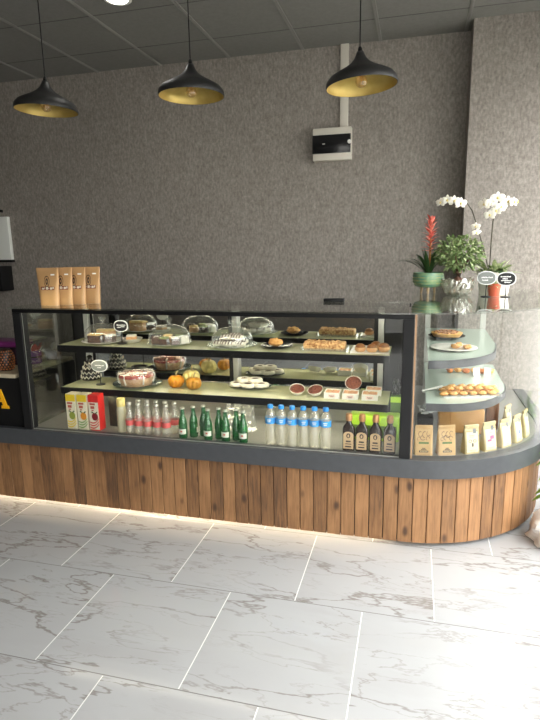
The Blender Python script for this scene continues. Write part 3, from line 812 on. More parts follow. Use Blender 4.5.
# buns in a paper tray
t = thing('paper_tray', 'pale shallow paper tray under the glazed brown buns', 'tray', (-.222, 2.98, ZU))
MB().box(-.10, .10, -.09, .09, 0, .002).box(-.102, -.1005, -.09, .09, 0, .012).box(.1005, .102, -.09, .09, 0, .012).box(-.10, .10, .0905, .092, 0, .012).build('tray_body', M['dish_white'], t, smooth=False)
g = 'glazed buns in the paper tray'
def bun(loc, r, label):
    t = thing('glazed_bun', label, 'bun', loc, R.uniform(0,3), g)
    MB().lathe([(.0,0),(r*.7,.0),(r*.95,r*.25),(r,r*.5),(r*.93,r*.8)], 22, close=False).build('bun_base', M['sponge'], t, ang=60)
    MB().lathe([(r*.945,r*.78),(r*.78,r*1.12),(r*.45,r*1.36),(.0,r*1.44)], 22, close=False).build('glaze', M['bun'], t, ang=60)
    return t
b0 = bun((-.275, 2.945, ZU+.0025), .030, 'glazed brown bun at the front left of the paper tray')
dup(b0, (-.212, 2.94, ZU+.0025), 1, 'glazed brown bun at the front centre of the paper tray')
dup(b0, (-.150, 2.96, ZU+.0025), 2, 'glazed brown bun at the front right of the paper tray', scale=1.1)
dup(b0, (-.195, 3.02, ZU+.0025), 2.5, 'glazed brown bun at the back of the paper tray', scale=1.05)

# ------------------------------------------------------------------ lower shelf
# dark jar ringed with pale beads
t = thing('beaded_jar', 'dark bell shaped jar hung with pale zigzag rows at the left of the lower shelf', 'jar', (-2.04, 3.075, ZL))
jp = [(.0,0),(.055,0),(.062,.01),(.058,.04),(.046,.075),(.032,.105),(.016,.128),(.012,.140),(.018,.150),(.010,.160),(.0,.162)]
MB().lathe(jp, 28, close=False).build('jar_body', mat('dark_glaze', srgb(34,32,30), .25), t, ang=60)
mb = MB()
for (r, z, n) in ((.0625,.022,15),(.058,.05,13),(.047,.08,11),(.034,.107,8)):
    pts = [(r*math.cos(PI*i/n), r*math.sin(PI*i/n), z+(.008 if i % 2 else -.008)) for i in range(2*n+1)]
    mb.tube(pts, .0038, 6)
mb.build('zigzag_trim', mat('pale_trim', srgb(206,200,184), .4), t)
# small dark bowl behind it
t = thing('dark_bowl', 'small dark bowl at the back of the lower shelf behind the grey sign', 'bowl', (-1.835, 3.14, ZL))
MB().lathe([(.0,0),(.03,0),(.048,.02),(.052,.04),(.049,.04),(.044,.02),(.0,.006)], 28, close=False).build('bowl_body', M['dish_black'], t, ang=60)
# wrapped red cake on dark plate
plate('serving_plate', .152, M['dish_smoke'], (-1.665, 3.004, ZL), 'dark smoked glass plate under the red topped cake')
t = thing('fruit_cake', 'round red topped cake wrapped in film on a dark plate', 'cake', (-1.668, 2.998, ZL+.0052))
MB().lathe([(.0,0),(.091,0),(.097,.008),(.110,.05),(.0,.05)], 36, close=False).build('sponge_layer', M['sponge'], t, ang=50)
MB().lathe([(.0,.0505),(.109,.0505),(.112,.056),(.106,.070),(.0,.074)], 36, close=False).build('red_glaze', M['red_glaze'], t, ang=60)
mb = MB()
for a in (.9, 1.9, -.9, -1.9, 2.9, -.2):
    c, s = math.cos(a-PI/2), math.sin(a-PI/2)
    mb.tube([(.101*c,.101*s,.012),(.1125*c,.1125*s,.05),(.109*c,.109*s,.073),(.07*c,.07*s,.078)], .0055, 6)
mb.build('cream_piping', M['cream_icing'], t)
MB().lathe([(.106,.006),(.122,.03),(.122,.068),(.105,.088),(.0,.092)], 36, close=False).build('film_cover', M['film'], t, ang=70)
# pumpkins
def pumpkin(loc, r, m, label, rz=0, sq=.8):
    t = thing('pumpkin', label, 'pumpkin', loc, rz, 'small pumpkins on the lower shelf')
    mb = MB(); n = 40; rings = []
    for j in range(1, 10):
        ph = PI*j/10; ring = []
        for i in range(n):
            th = 2*PI*i/n
            k = r*(1-.17*abs(math.cos(th*5))**5*math.sin(ph))
            ring.append(mb.bm.verts.new((k*math.sin(ph)**.8*math.cos(th), k*math.sin(ph)**.8*math.sin(th), r*sq*(1-math.cos(ph))-(r*.10*math.exp(-((ph-PI)/.45)**2)))))
        rings.append(ring)
    for a, b in zip(rings, rings[1:]):
        for i in range(n): mb.bm.faces.new((a[i], a[(i+1)%n], b[(i+1)%n], b[i]))
    mb.bm.faces.new(rings[0][::-1]); mb.bm.faces.new(rings[-1])
    o = mb.build('flesh', m, t, ang=60)
    z0 = min(v.co.z for v in o.data.vertices)
    for v in o.data.vertices: v.co.z -= z0
    top = max(v.co.z for v in o.data.vertices)
    MB().tube([(0,0,top-.012),(.002,0,top+.006),(.005,.002,top+.02),(.012,.004,top+.03)], [.007,.005,.004,.0045], 8).build('stalk', M['stalk'], t)
    return t
pumpkin((-1.392, 2.985, ZL), .050, M['pumpkin'], 'left one of the two orange pumpkins on the lower shelf')
pumpkin((-1.268, 2.965, ZL), .048, mat('pumpkin_ochre', srgb(196,136,38), .45, c2=srgb(170,118,36), scale=10), 'right one of the two orange pumpkins, darker and ochre toned', .4)
pumpkin((-1.335, 3.085, ZL), .055, M['pumpkin_pale'], 'pale cream yellow pumpkin behind the two orange ones', .2, .85)
# plate of white pastries with dark centres
plate('serving_plate', .135, M['dish_smoke'], (-.945, 3.07, ZL), 'dark glass plate of pale ring pastries on the lower shelf', oval=.62)
def ring_pastry(loc, rz, label):
    t = thing('ring_pastry', label, 'pastry', loc, rz, 'pale ring pastries on the dark glass plate')
    mb = MB(); n = 20
    mb.tube([(.034*math.cos(2*PI*i/n), .026*math.sin(2*PI*i/n), .014) for i in range(n+1)], .0135, 10)
    mb.build('dough', M['cream_icing'], t, ang=60)
    MB().ball((0,0,.016), 1, 2, (.028,.019,.0125)).build('dark_filling', M['choc'], t)
    return t
sp = [(-.075,-.03,.2,0),(-.002,-.045,-.2,0),(.078,-.024,.3,0),(-.045,.03,.1,0),(.03,.03,-.3,0),(-.035,-.01,.4,.024),(.035,-.012,.1,.026)]
wd = ['at the front left','at the front centre','at the right','at the back left','at the back right','stacked on top at left','stacked on top at right']
r0 = None
for (dx, dy, rz, dz), s_ in zip(sp, wd):
    lb = 'pale ring pastry ' + s_ + ' of the dark glass plate'
    loc = (-.945+dx, 3.07+dy, ZL+.0095+dz)
    if r0 is None: r0 = ring_pastry(loc, rz, lb)
    else: dup(r0, loc, rz, lb)
# tilted oval dishes with a red-brown filling
def tart(loc, rz, tilt, label, r=.045, grp='dishes of red brown filling'):
    t = thing('filled_dish', label, 'dish', loc, rz, grp)
    t.rotation_euler.x = tilt
    MB().lathe([(.0,0),(r*.75,0),(r,.022),(r*1.01,.024),(r*.97,.024),(r*.94,.016),(.0,.014)], 28, close=False).build('dish_body', M['dish_white'], t, ang=60)
    mb = MB().lathe([(.0,.0145),(r*.935,.0165),(r*.90,.022),(.0,.027)], 24, close=False)
    for i in range(26):
        a = R.uniform(0, 2*PI); q = R.uniform(0,.8)*r
        mb.ball((q*math.cos(a), q*math.sin(a), .025), .0055, 1, (1,1,.7), 0, .1)
    mb.build('filling', M['beans'], t, ang=50)
    return t
tart((-.632, 2.965, ZL+.016), .25, .42, 'left one of two small tilted dishes of red brown filling')
tart((-.522, 2.965, ZL+.016), -.3, .42, 'right one of two small tilted dishes of red brown filling')
tart((-.318, 3.045, ZL+.052), 0, .75, 'round dish of dark filling leaning up behind the snack boxes', .047)
# snack boxes
def snack_box(loc, rz, label):
    t = thing('snack_box', label, 'box', loc, rz, 'white snack boxes on the lower shelf')
    MB().box(-.043, .043, -.045, .045, 0, .003).box(-.043, .043, -.045, -.042, .0031, .034).box(-.043, .043, .042, .045, .0031, .034).box(-.043, -.040, -.0419, .0419, .0031, .034).box(.040, .043, -.0419, .0419, .0031, .034).build('carton', M['white'], t, smooth=False)
    mb = MB().box(-.0395, .0395, -.0415, .0415, .0035, .028)
    for i in range(24): mb.ball((R.uniform(-.033,.033), R.uniform(-.035,.035), .03), .007, 1, (1.3,1,.7), R.uniform(0,3), .12)
    mb.build('contents', mat_snack, t, ang=50)
    MB().box(-.02, .02, -.0462, -.0453, .008, .026).build('label_panel', M['pinkish'], t, smooth=False)
    MB().box(-.014, .014, -.047, -.0464, .015, .018).box(-.010, .010, -.047, -.0464, .010, .012).build('lettering', M['redink'], t, smooth=False)
    return t
mat_snack = mat('rosy_snack', srgb(206,150,120), .5, c2=srgb(224,190,150), scale=50, bump=.3)
M['pinkish'] = mat('pinkish_label', srgb(236,214,206), .5)
s0 = snack_box((-.425, 2.955, ZL), 0, 'leftmost of the three white snack boxes in the front row')
dup(s0, (-.325, 2.955, ZL), .03, 'middle one of the three white snack boxes in the front row')
dup(s0, (-.218, 2.955, ZL), .02, 'rightmost of the three white snack boxes in the front row')
dup(s0, (-.205, 3.06, ZL), .02, 'white snack box behind the rightmost one of the front row')

# ------------------------------------------------------------------ drinks on the case floor
ZD = .4905
def carton(loc, label, top, fruit, swirl, side):
    t = thing('juice_carton', label, 'juice carton', loc, 0, 'juice cartons in the glass case')
    w, d, h = .0335, .033, .222
    MB().box(-w, w, -d, d, 0, h, bev=.002).build('carton_body', side, t, ang=30)
    y = -d-.0006
    MB().box(-w+.001, w-.001, y, -d-.0001, .008, h-.045).build('front_panel', M['paperwhite'], t, smooth=False)
    MB().box(-w+.001, w-.001, y, -d-.0001, h-.0445, h-.002).build('top_band', top, t, smooth=False)
    k = MB().box(-.024, .012, y-.0006, y-.0001, h-.062, h-.050).box(-.02, .006, y-.0006, y-.0001, h-.085, h-.068).box(-.015, .0, y-.0006, y-.0001, h-.098, h-.091)
    k.build('lettering', M['redink2'], t, smooth=False)
    k = MB()
    pts = [(.006+.021*math.cos(2*PI*i/20), .088+.024*math.sin(2*PI*i/20)) for i in range(20)]
    flat_poly(k, pts, y-.0012, y-.0007)
    k.build('fruit_print', fruit, t, smooth=False)
    k = MB()
    flat_poly(k, [(.006,.108),(.02,.122),(.026,.116),(.012,.106)], y-.0018, y-.0013); flat_poly(k, [(-.004,.108),(-.018,.116),(-.012,.122),(.002,.112)], y-.0018, y-.0013)
    k.build('leaf_print', M['greenink'], t, smooth=False)
    k = MB()
    for q in range(3):
        prev = None
        for i in range(9):
            u = i/8; x = -w+.003+u*(2*w-.006); z = .050-.016*q+.022*u*u-.01*math.sin(PI*u)
            p = [k.bm.verts.new((x, y-.0004, z)), k.bm.verts.new((x, y-.0004, z+.008))]
            if prev: k.bm.faces.new((prev[0], p[0], p[1], prev[1]))
            prev = p
    k.build('swirl_print', swirl, t, smooth=False)
    return t
M['paperwhite'] = mat('carton_white', srgb(236,228,204), .35)
M['redink2'] = mat('brick_ink', srgb(186,92,74), .5)
ylw = mat('carton_yellow', srgb(240,206,50), .35); orgm = mat('fruit_orange', srgb(232,150,40), .4); grn = mat('fruit_green', srgb(150,160,60), .4)
red = mat('carton_red', srgb(214,44,40), .35); dkr = mat('fruit_dark_red', srgb(130,26,34), .4); crm = mat('carton_cream', srgb(216,206,176), .4)
carton((-1.990, 2.795, ZD), 'yellow topped juice carton with a green and yellow fruit, leftmost carton', ylw, grn, ylw, crm)
carton((-1.914, 2.797, ZD), 'yellow topped juice carton with an orange, middle one of three', ylw, orgm, mat('swirl_green', srgb(130,170,90), .4), crm)
carton((-1.838, 2.80, ZD), 'red juice carton with dark red fruit, rightmost of three', red, dkr, red, red)
tag(MB().box(-1.80, -1.745, 2.87, 2.93, ZD, .69, bev=.003).build('dark_carton', mat('dark_carton', srgb(52,54,48), .45, c2=srgb(72,70,56), scale=30)), 'dark carton standing behind and right of the red juice carton', 'carton')
t = thing('pale_bottle', 'pale bottle with a broad yellow cap left of the pink labelled bottles', 'bottle', (-1.672, 2.80, ZD))
MB().lathe([(.0,0),(.026,0),(.028,.006),(.028,.13),(.024,.155),(.0,.156)], 24, close=False).build('bottle_body', mat('pale_body', srgb(206,200,168), .35), t, ang=50)
MB().lathe([(.0,.1565),(.025,.1565),(.025,.20),(.022,.204),(.0,.204)], 24, close=False).build('cap', mat('pale_yellow_cap', srgb(238,220,140), .4), t, ang=50)

M['pinkglass'] = glass('clear_bottle', (.92,.92,.88), body=(.80,.72,.62), bodyfac=.2, boost=.06)
M['pinklabel'] = mat('coral_label', srgb(218,84,84), .5, c2=srgb(228,112,106), scale=30)
M['greenglass'] = glass('green_bottle_glass', (.16,.52,.22), body=(.03,.20,.06), bodyfac=.45, boost=.05)
M['paperlabel'] = mat('paper_label', srgb(222,220,208), .5)
M['tin'] = mat('tin_cap', srgb(190,188,176), .35, metal=.6)
M['pet'] = glass('water_bottle', (.95,.95,.91), body=(.88,.82,.66), bodyfac=.24, boost=.06)
M['bluecap'] = mat('blue_cap', srgb(30,140,226), .4)
M['bluelabel'] = mat('blue_label', srgb(70,164,232), .4, c2=srgb(50,140,214), scale=20)
M['saucebody'] = mat('dark_syrup', srgb(46,38,34), .12, c2=srgb(54,44,38), scale=10)
M['copper'] = mat('copper_cap', srgb(190,138,92), .35, metal=.5)
M['tanlabel'] = mat('tan_label', srgb(198,168,128), .55)
def bottle(name, label, cat, loc, group, prof, m, cap, capm, lab=None, labm=None, extra=None, rz=0, seg=22):
    t = thing(name, label, cat, loc, rz, group)
    b = MB().lathe(prof, seg, close=False).build('bottle_body', m, t, ang=50)
    MB().lathe(cap, seg, close=False).build('cap', capm, t, ang=50)
    if lab: 
        lb = lathe_arc(*lab).build('label_band', labm, t)
        if extra: extra(lb)
    return t
def lathe_arc(r, z0, z1, a0=0, a1=2*PI, n=26):
    mb = MB(); prev = None
    for i in range(n+1):
        a = a0+(a1-a0)*i/n
        p = [mb.bm.verts.new((rr*math.cos(a), rr*math.sin(a), z)) for rr, z in ((r, z0), (r, z1), (r-.0006, z1), (r-.0006, z0))]
        if prev:
            for k in range(4): mb.bm.faces.new((prev[k], p[k], p[(k+1)%4], prev[(k+1)%4]))
        prev = p
    return mb
# clear bottles with coral labels
pp_ = [(.0,0),(.024,0),(.0265,.004),(.0265,.055),(.0245,.075),(.0265,.095),(.024,.120),(.016,.150),(.0125,.172),(.0125,.190),(.0,.1905)]
cp_ = [(.0,.1910),(.0145,.1910),(.0145,.203),(.012,.206),(.0,.206)]
nth = ['first','second','third','fourth','fifth','sixth']
bt = None
for row, xs_, yy in (('front', (-1.604,-1.546,-1.488,-1.429,-1.369), 2.775), ('back', (-1.577,-1.519,-1.461,-1.401,-1.342), 2.835)):
    for i, x in enumerate(xs_):
        lb = '%s clear bottle with a coral label from the left in the %s row' % (nth[i], row)
        loc = (x, yy, ZD)
        if bt is None: bt = bottle('soda_bottle', lb, 'bottle', loc, 'clear bottles with coral labels', pp_, M['pinkglass'], cp_, M['tin'], (.0262, .058, .092), M['pinklabel'])
        else: dup(bt, loc, R.uniform(0,6), lb)
for o_ in bpy.data.objects:
    if o_.name.startswith('soda_bottle'): o_.scale = (1, 1, .93)
# green glass bottles
gp_ = [(.0,0),(.022,0),(.0248,.004),(.0248,.088),(.021,.110),(.0125,.135),(.0105,.168),(.0115,.172),(.0,.1725)]
gc_ = [(.0,.1730),(.0135,.1730),(.0135,.180),(.0115,.183),(.0,.183)]
gb = None
ords = ['first','second','third','fourth','fifth','sixth','seventh','eighth']
for i, px_ in enumerate((-1.262,-1.211,-1.160,-1.108,-1.055,-1.002,-.950,-.898)):
    lb = '%s green glass bottle from the left' % ords[i] + (', paper label to the front' if i in (0,3,5,7) else '')
    fr = i in (0,3,5,7)
    loc = (px_, 2.766 if fr else 2.802 + (.03 if i % 3 == 2 else 0), ZD)
    def ex(o):
        MB().box(-.006, .006, -.0263, -.0257, .040, .050).build('red_mark', M['redink2'], o, smooth=False)
    if gb is None: gb = bottle('green_bottle', lb, 'bottle', loc, 'green glass bottles', gp_, M['greenglass'], gc_, M['tin'], (.0256, .028, .058, -PI/2-1.1, -PI/2+1.1), M['paperlabel'], ex)
    else: dup(gb, loc, 0 if fr else (2.2 if i % 2 else -2.0), lb)
# water bottles
wp_ = [(.0,.002),(.012,0),(.028,0),(.0298,.006)]
for k in range(6):
    z = .012+.017*k; wp_ += [(.0298, z), (.0289, z+.008), (.0298, z+.0155)]
wp_ += [(.0285,.118),(.0282,.155),(.0265,.170),(.018,.186),(.012,.192),(.012,.197),(.0,.1975)]
wc_ = [(.0,.1980),(.0155,.1980),(.0155,.214),(.014,.216),(.0,.216)]
wb = None
for i, x in enumerate((-.742,-.681,-.620,-.558,-.497,-.436)):
    lb = '%s blue capped water bottle from the left' % nth[i]
    def ex(o):
        MB().box(-.011, .011, -.0313, -.0305, .138, .142).box(-.008, .008, -.0313, -.0305, .129, .133).build('white_print', M['whiteink'], o, smooth=False)
    if wb is None: wb = bottle('water_bottle', lb, 'bottle', (x, 2.775, ZD), 'blue capped water bottles', wp_, M['pet'], wc_, M['bluecap'], (.0302, .119, .150), M['bluelabel'], ex)
    else: dup(wb, (x, 2.775, ZD), R.uniform(-.3,.3), lb)
# dark syrup bottles
def squircle_bottle(loc, label):
    t = thing('syrup_bottle', label, 'bottle', loc, 0, 'dark bottles with tan labels')
    mb = MB(); rings = []
    for r, z, n in ((.0285,0,5),(.0296,.004,5),(.0296,.108,5),(.027,.124,4),(.0145,.140,2.2),(.0115,.155,2)):
        ring = []
        for k in range(28):
            a = 2*PI*k/28; c, s = math.cos(a), math.sin(a)
            ring.append(mb.bm.verts.new((r*math.copysign(abs(c)**(2/n), c), r*.9*math.copysign(abs(s)**(2/n), s), z)))
        rings.append(ring)
    for a, b in zip(rings, rings[1:]):
        for k in range(28): mb.bm.faces.new((a[k], a[(k+1)%28], b[(k+1)%28], b[k]))
    mb.bm.faces.new(rings[0][::-1]); mb.bm.faces.new(rings[-1])
    mb.build('bottle_body', M['saucebody'], t, ang=40)
    MB().lathe([(.0,.1555),(.0155,.1555),(.0165,.160),(.0155,.188),(.013,.193),(.0,.193)], 20, close=False).build('cap', M['copper'], t, ang=50)
    k = MB(); y = -.02745-.0012
    pts = [(-.0245,.012),(.0245,.012),(.0245,.085)] + [(.0245*math.cos(PI*i/10), .085+.018*math.sin(PI*i/10)) for i in range(1,10)] + [(-.0245,.085)]
    flat_poly(k, pts, y, y+.0008); lb = k.build('label_panel', M['tanlabel'], t, smooth=False)
    k = MB()
    flat_poly(k, [(.010*math.cos(2*PI*i/16), .082+.013*math.sin(2*PI*i/16)) for i in range(16)], y-.0007, y-.0001)
    k.build('emblem', M['ink'], lb, smooth=False)
    k = MB(); flat_poly(k, [(.0045*math.cos(2*PI*i/12), .081+.008*math.sin(2*PI*i/12)) for i in range(12)], y-.0014, y-.0008)
    k.build('emblem_figure', M['tanlabel'], lb, smooth=False)
    k = MB().box(-.015, .015, y-.0007, y-.0001, .020, .027).box(-.015, .015, y-.0007, y-.0001, .036, .040).box(-.012, .012, y-.0007, y-.0001, .048, .056)
    k.build('lettering', M['ink'], lb, smooth=False)
    return t
s0 = squircle_bottle((-.312, 2.785, ZD), 'first dark bottle with a tan emblem label from the left')
for i, x in enumerate((-.243,-.172,-.099)):
    dup(s0, (x, 2.787, ZD), 0, '%s dark bottle with a tan emblem label from the left' % nth[i+1])
lime = mat('lime_card', srgb(160,200,50), .4, c2=srgb(140,180,44), scale=8)
t = thing('lime_carton', 'wide lime green carton lying behind the dark bottles', 'carton', (-.19, 2.99, ZD))
MB().box(-.135, .135, -.05, .05, 0, .145, bev=.008).build('carton_body', lime, t, ang=30)
MB().box(-.12, .12, -.0515, -.0505, .02, .09).build('dark_panel', M['greenink'], t, smooth=False)
t = thing('lime_pouch', 'tall dark green pouch with a lime stripe and black crumpled top, beside the shelf end', 'pouch', (-.082, 3.12, ZD))
MB().box(-.029, .029, -.025, .03, 0, .225, bev=.006).build('pouch_body', mat('dark_green_foil', srgb(60,92,30), .4, c2=srgb(76,112,34), scale=12), t, ang=30)
MB().box(-.0295, .0295, -.0265, -.0255, .226-.04, .226-.008).build('lime_stripe', lime, t, smooth=False)
mb = MB()
for i in range(26): mb.ball((R.uniform(-.012,.012), R.uniform(-.012,.016), .232+R.uniform(0,.075)), R.uniform(.009,.016), 1, (1,1,1.2), 0, .3)
mb.build('crumpled_top', mat('black_foil', srgb(20,20,20), .3), t, smooth=False)
# clear plastic wrap behind the green bottles
mb, pt = loft_bag(.20, .16, .16, .155, 2.3, 16, 40, .6)
for v in mb.bm.verts: v.co += Vector((R.uniform(-.006,.006), R.uniform(-.006,.006), R.uniform(-.003,.003) if .01 < v.co.z < .15 else 0))
mb.bm.normal_update()
o = mb.build('plastic_bag', M['film'], ang=20); o.location = (-.985, 2.98, ZD+.001)
tag(o, 'clear crumpled plastic bag behind the green glass bottles', 'plastic bag')

# ------------------------------------------------------------------ coffee bags inside the curved glass
def coffee_bag(r, adeg, w, h, m, style, label):
    a = math.radians(adeg)
    loc = (CX+r*math.cos(a), CY+r*math.sin(a), ZD)
    t = thing('coffee_bag', label, 'coffee bag', loc, a+PI/2, 'coffee bags along the curved glass')
    mb, pt = loft_bag(w, w*.96, .052, h-.014, 7, 10, 32, .1)
    mb.build('bag', m, t, ang=50)
    k = MB().box(-w*.47, w*.47, -.007, .004, h-.0135, h+.004, bev=.002)
    k.build('folded_top', m, t, ang=30)
    if style == 'kraft':
        k = MB()
        for uc, tc, ru, rt in ((-.4,.80,.22,.10),(.1,.78,.26,.12),(.5,.82,.2,.09),(-.1,.66,.3,.09),(.45,.64,.22,.08),(-.55,.62,.18,.07)):
            decal_ring(k, pt, uc, tc, ru, rt, .18, 14, .0010, R.uniform(0,2), R.uniform(4,6))
        k.build('line_drawing', M['ink'], t, smooth=False)
        k = MB(); decal(k, pt, -.55, .55, .44, .51); k.build('green_ribbon', M['greenink'], t, smooth=False)
        k = MB(); decal(k, pt, -.5, .5, .12, .19); decal(k, pt, -.18, .18, .26, .29, 3, 1); decal(k, pt, -.3, .3, .21, .24, 3, 1)
        k.build('dark_label', M['ink'], t, smooth=False)
        k = MB()
        for i in range(5): decal(k, pt, -.4+.17*i, -.29+.17*i, .140, .172, 1, 1, .0018)
        k.build('lettering', M['cream'], t, smooth=False)
    else:
        k = MB(); decal(k, pt, -.78, .78, .06, .86, 8, 6); pn = k.build('front_panel', M['panel'], t, smooth=False)
        k = MB()
        decal(k, pt, -.84, -.79, .04, .88, 1, 6, .001); decal(k, pt, .79, .84, .04, .88, 1, 6, .001)
        decal(k, pt, -.79, .79, .862, .885, 6, 1, .001)
        k.build('panel_frame', M['ochre'], t, smooth=False)
        k = MB(); decal(k, pt, .12, .55, .80, .97, 3, 3, .0022); k.build('clip', M['greyink'], t, smooth=False)
        k = MB()
        decal(k, pt, -.4, .3, .70, .72, 3, 1, .0017); decal(k, pt, -.3, .2, .65, .665, 3, 1, .0017)
        decal(k, pt, -.5, .5, .13, .145, 3, 1, .0017); decal(k, pt, -.35, .35, .09, .10, 3, 1, .0017)
        k.build('lettering', M['greyink'], t, smooth=False)
        k = MB()
        if style == 'pink':
            decal(k, pt, -.1, .5, .46, .60, 4, 2, .0017); decal(k, pt, -.55, .1, .38, .46, 4, 2, .0017); mm = M['pinkink']
        elif style == 'blue':
            decal_ring(k, pt, .1, .42, .22, .09, .9, 14, .0017); mm = M['blueink']
        elif style == 'brown':
            decal_ring(k, pt, -.3, .5, .22, .06, .3, 14, .0017); decal_ring(k, pt, .3, .5, .22, .06, .3, 14, .0017); decal(k, pt, -.1, .12, .28, .42, 2, 2, .0017); mm = M['ink']
        else:
            decal_ring(k, pt, -.2, .5, .2, .07, .5, 14, .0017); decal(k, pt, -.1, .4, .3, .33, 3, 1, .0017); mm = M['tanlabel']
        k.build('emblem', mm, t, smooth=False)
    return t
M['panel'] = mat('cream_panel', srgb(190,182,154), .5)
M['ochre'] = mat('ochre_frame', srgb(122,104,64), .5)
coffee_bag(.720, -81.9, .094, .152, M['kraftpaper'], 'kraft', 'kraft coffee bag with a green ribbon right beside the black post')
coffee_bag(.720, -72.6, .094, .152, M['kraftpaper'], 'kraft', 'second kraft coffee bag from the black post, before the brown paper bag')
coffee_bag(.720, -61.8, .088, .146, M['cream'], 'brown', 'cream coffee bag with a brown emblem, third bag from the black post')
coffee_bag(.720, -52.9, .087, .150, M['cream'], 'pink', 'cream coffee bag with a pink print, fourth bag from the black post')
coffee_bag(.720, -43.6, .086, .148, M['cream'], 'plain', 'cream coffee bag with a small tan emblem, between the pink and blue ones')
coffee_bag(.720, -34.2, .086, .148, M['cream'], 'blue', 'cream coffee bag with a blue dot, sixth bag from the black post')
coffee_bag(.720, -24.6, .084, .148, M['cream'], 'plain', 'cream coffee bag at the far right end of the curved row')
coffee_bag(.640, -28.5, .082, .172, M['cream'], 'plain', 'cream coffee bag standing behind the two rightmost ones')
# brown paper bag and other things behind
t = thing('paper_bag', 'large brown paper bag lying behind the kraft coffee bags under the pale shelf', 'paper bag', (.285, 3.22, ZD))
mb = MB().box(-.125, .125, -.05, .06, 0, .150, bev=.012)
mb.build('bag_body', M['brownpaper'], t, ang=30)
MB().box(-.06, -.057, -.0525, -.0515, .02, .145).build('crease', M['copper'], t, smooth=False)
tag(MB().box(.432, .50, 3.28, 3.35, ZD, .66, bev=.004).build('wooden_box', mat('brown_wood', srgb(126,84,52), .5, c2=srgb(104,66,40), scale=9, stretch=(6,6,1))), 'upright brown wooden box right of the brown paper bag', 'box')
t = thing('wrapped_pack', 'black pack wrapped in crumpled clear plastic behind the first kraft bag', 'pack', (.086, 3.16, ZD))
MB().box(-.045, .045, -.045, .06, 0, .10, bev=.01).build('pack_body', M['blackmat'], t, ang=30)
mb = MB()
for i in range(22): mb.ball((R.uniform(-.03,.03), R.uniform(-.03,.03), .125+R.uniform(0,.03)), R.uniform(.010,.019), 1, (1.3,1,.8), R.uniform(0,3), .35)
mb.build('plastic_wrap', glass('crinkled_wrap', (.85,.87,.86), body=(.7,.72,.72), bodyfac=.45, rough=.1, boost=.08), t, smooth=False)

# curved case, upper shelf
ZA, ZC = .9805, .7305
plate('serving_plate', .112, M['dish_black'], (.205, 3.56, ZA), 'dark plate under the pie at the back of the upper pale shelf', .02)
t = thing('pie', 'round golden brown pie with a crumbled top on the dark plate', 'pie', (.205, 3.56, ZA+.0055))
MB().lathe([(.0,0),(.072,0),(.092,.026),(.096,.034),(.088,.036),(.0,.036)], 32, close=False).build('crust', M['bread'], t, ang=50)
mb = MB()
for i in range(70):
    a = R.uniform(0, 2*PI); q = .08*R.uniform(0,1)**.5
    mb.ball((q*math.cos(a), q*math.sin(a), .0375+.008*(1-q/.08)), R.uniform(.006,.010), 1, (1,1,.8), 0, .15)
mb.build('crumble_topping', mat('brown_crumble', srgb(150,92,58), .6, c2=srgb(196,140,90), scale=40), t, ang=50)
plate('serving_plate', .128, M['dish_white'], (.225, 3.19, ZA), 'white plate at the front of the upper pale shelf in the curved case')
g = 'sugared pastries on the white plate'
for i, (dx, dy, lb) in enumerate(((.0,.0,'in the middle'),(.06,-.01,'at the right'),(.02,.055,'at the back'))):
    lump('sugared_pastry', (.235+dx, 3.19+dy, ZA+.0052), .03, .024, .026, M['cookie'], 'small sugared pastry ' + lb + ' of the white plate', 'pastry', g, 14, i*.8, .008)
# lower shelf: shortbread biscuits on a tray
t = thing('biscuit_tray', 'thin clear tray under the heap of golden biscuits on the lower pale shelf', 'tray', (.315, 3.19, ZC), .273)
MB().box(-.165, .165, -.085, .095, 0, .002).box(-.165, .165, -.0865, -.0855, 0, .008).box(-.165, .165, .0955, .0965, 0, .008).build('tray_body', M['film'], t, smooth=False)
bp = None
rows_ = ['front', 'second', 'third', 'back']
cols_ = ['first','second','third','fourth','fifth','sixth','seventh']
def biscuit(loc, label):
    mb = MB().ball((0,0,.011), 1, 2, (.025,.021,.011), 0, .04)
    for i in range(7): mb.ball((R.uniform(-.015,.015), R.uniform(-.012,.012), .019), R.uniform(.004,.007), 1, (1,1,.6), 0, .15)
    o = mb.build('biscuit', M['cookie'], ang=60); o.location = loc
    z0 = min(v.co.z for v in o.data.vertices)
    for v in o.data.vertices: v.co.z -= z0
    return tag(o, label, 'biscuit', 'golden biscuits on the clear tray')
for r_ in range(4):
    for c_ in range(6):
        x = .178+.052*c_+(.02 if r_ % 2 else 0); y = 3.09+.042*r_+.28*(x-.178)
        lb = '%s biscuit from the left in the %s row of the heap' % (cols_[c_], rows_[r_])
        if bp is None: bp = biscuit((x, y, ZC+.0025), lb)
        else:
            o = dup(bp, (x+R.uniform(-.002,.002), y, ZC+.0025), R.uniform(-.25,.25), lb)
for c_ in range(5):
    dup(bp, (.208+.052*c_, 3.125+.0146*c_, ZC+.0255), R.uniform(-.3,.3), '%s biscuit from the left in the upper front layer of the heap' % cols_[c_])
for c_ in range(4):
    dup(bp, (.225+.054*c_, 3.178+.0146*c_, ZC+.0255), R.uniform(-.3,.3), '%s biscuit from the left in the upper back layer of the heap' % cols_[c_])
t = thing('serving_tongs', 'white serving tongs lying left of the golden biscuits', 'tongs', (.118, 3.20, ZC), .55)
for s_ in (-1, 1):
    MB().tube([(-.06,.003*s_,.006),(.0,.007*s_,.012),(.075,.010*s_,.02)], [.004,.0045,.005], 8, .5).build('arm', M['white'], t)
MB().ball((-.062,0,.006), .006, 2).build('hinge', M['white'], t)
g = 'reddish pastries at the back of the lower pale shelf'
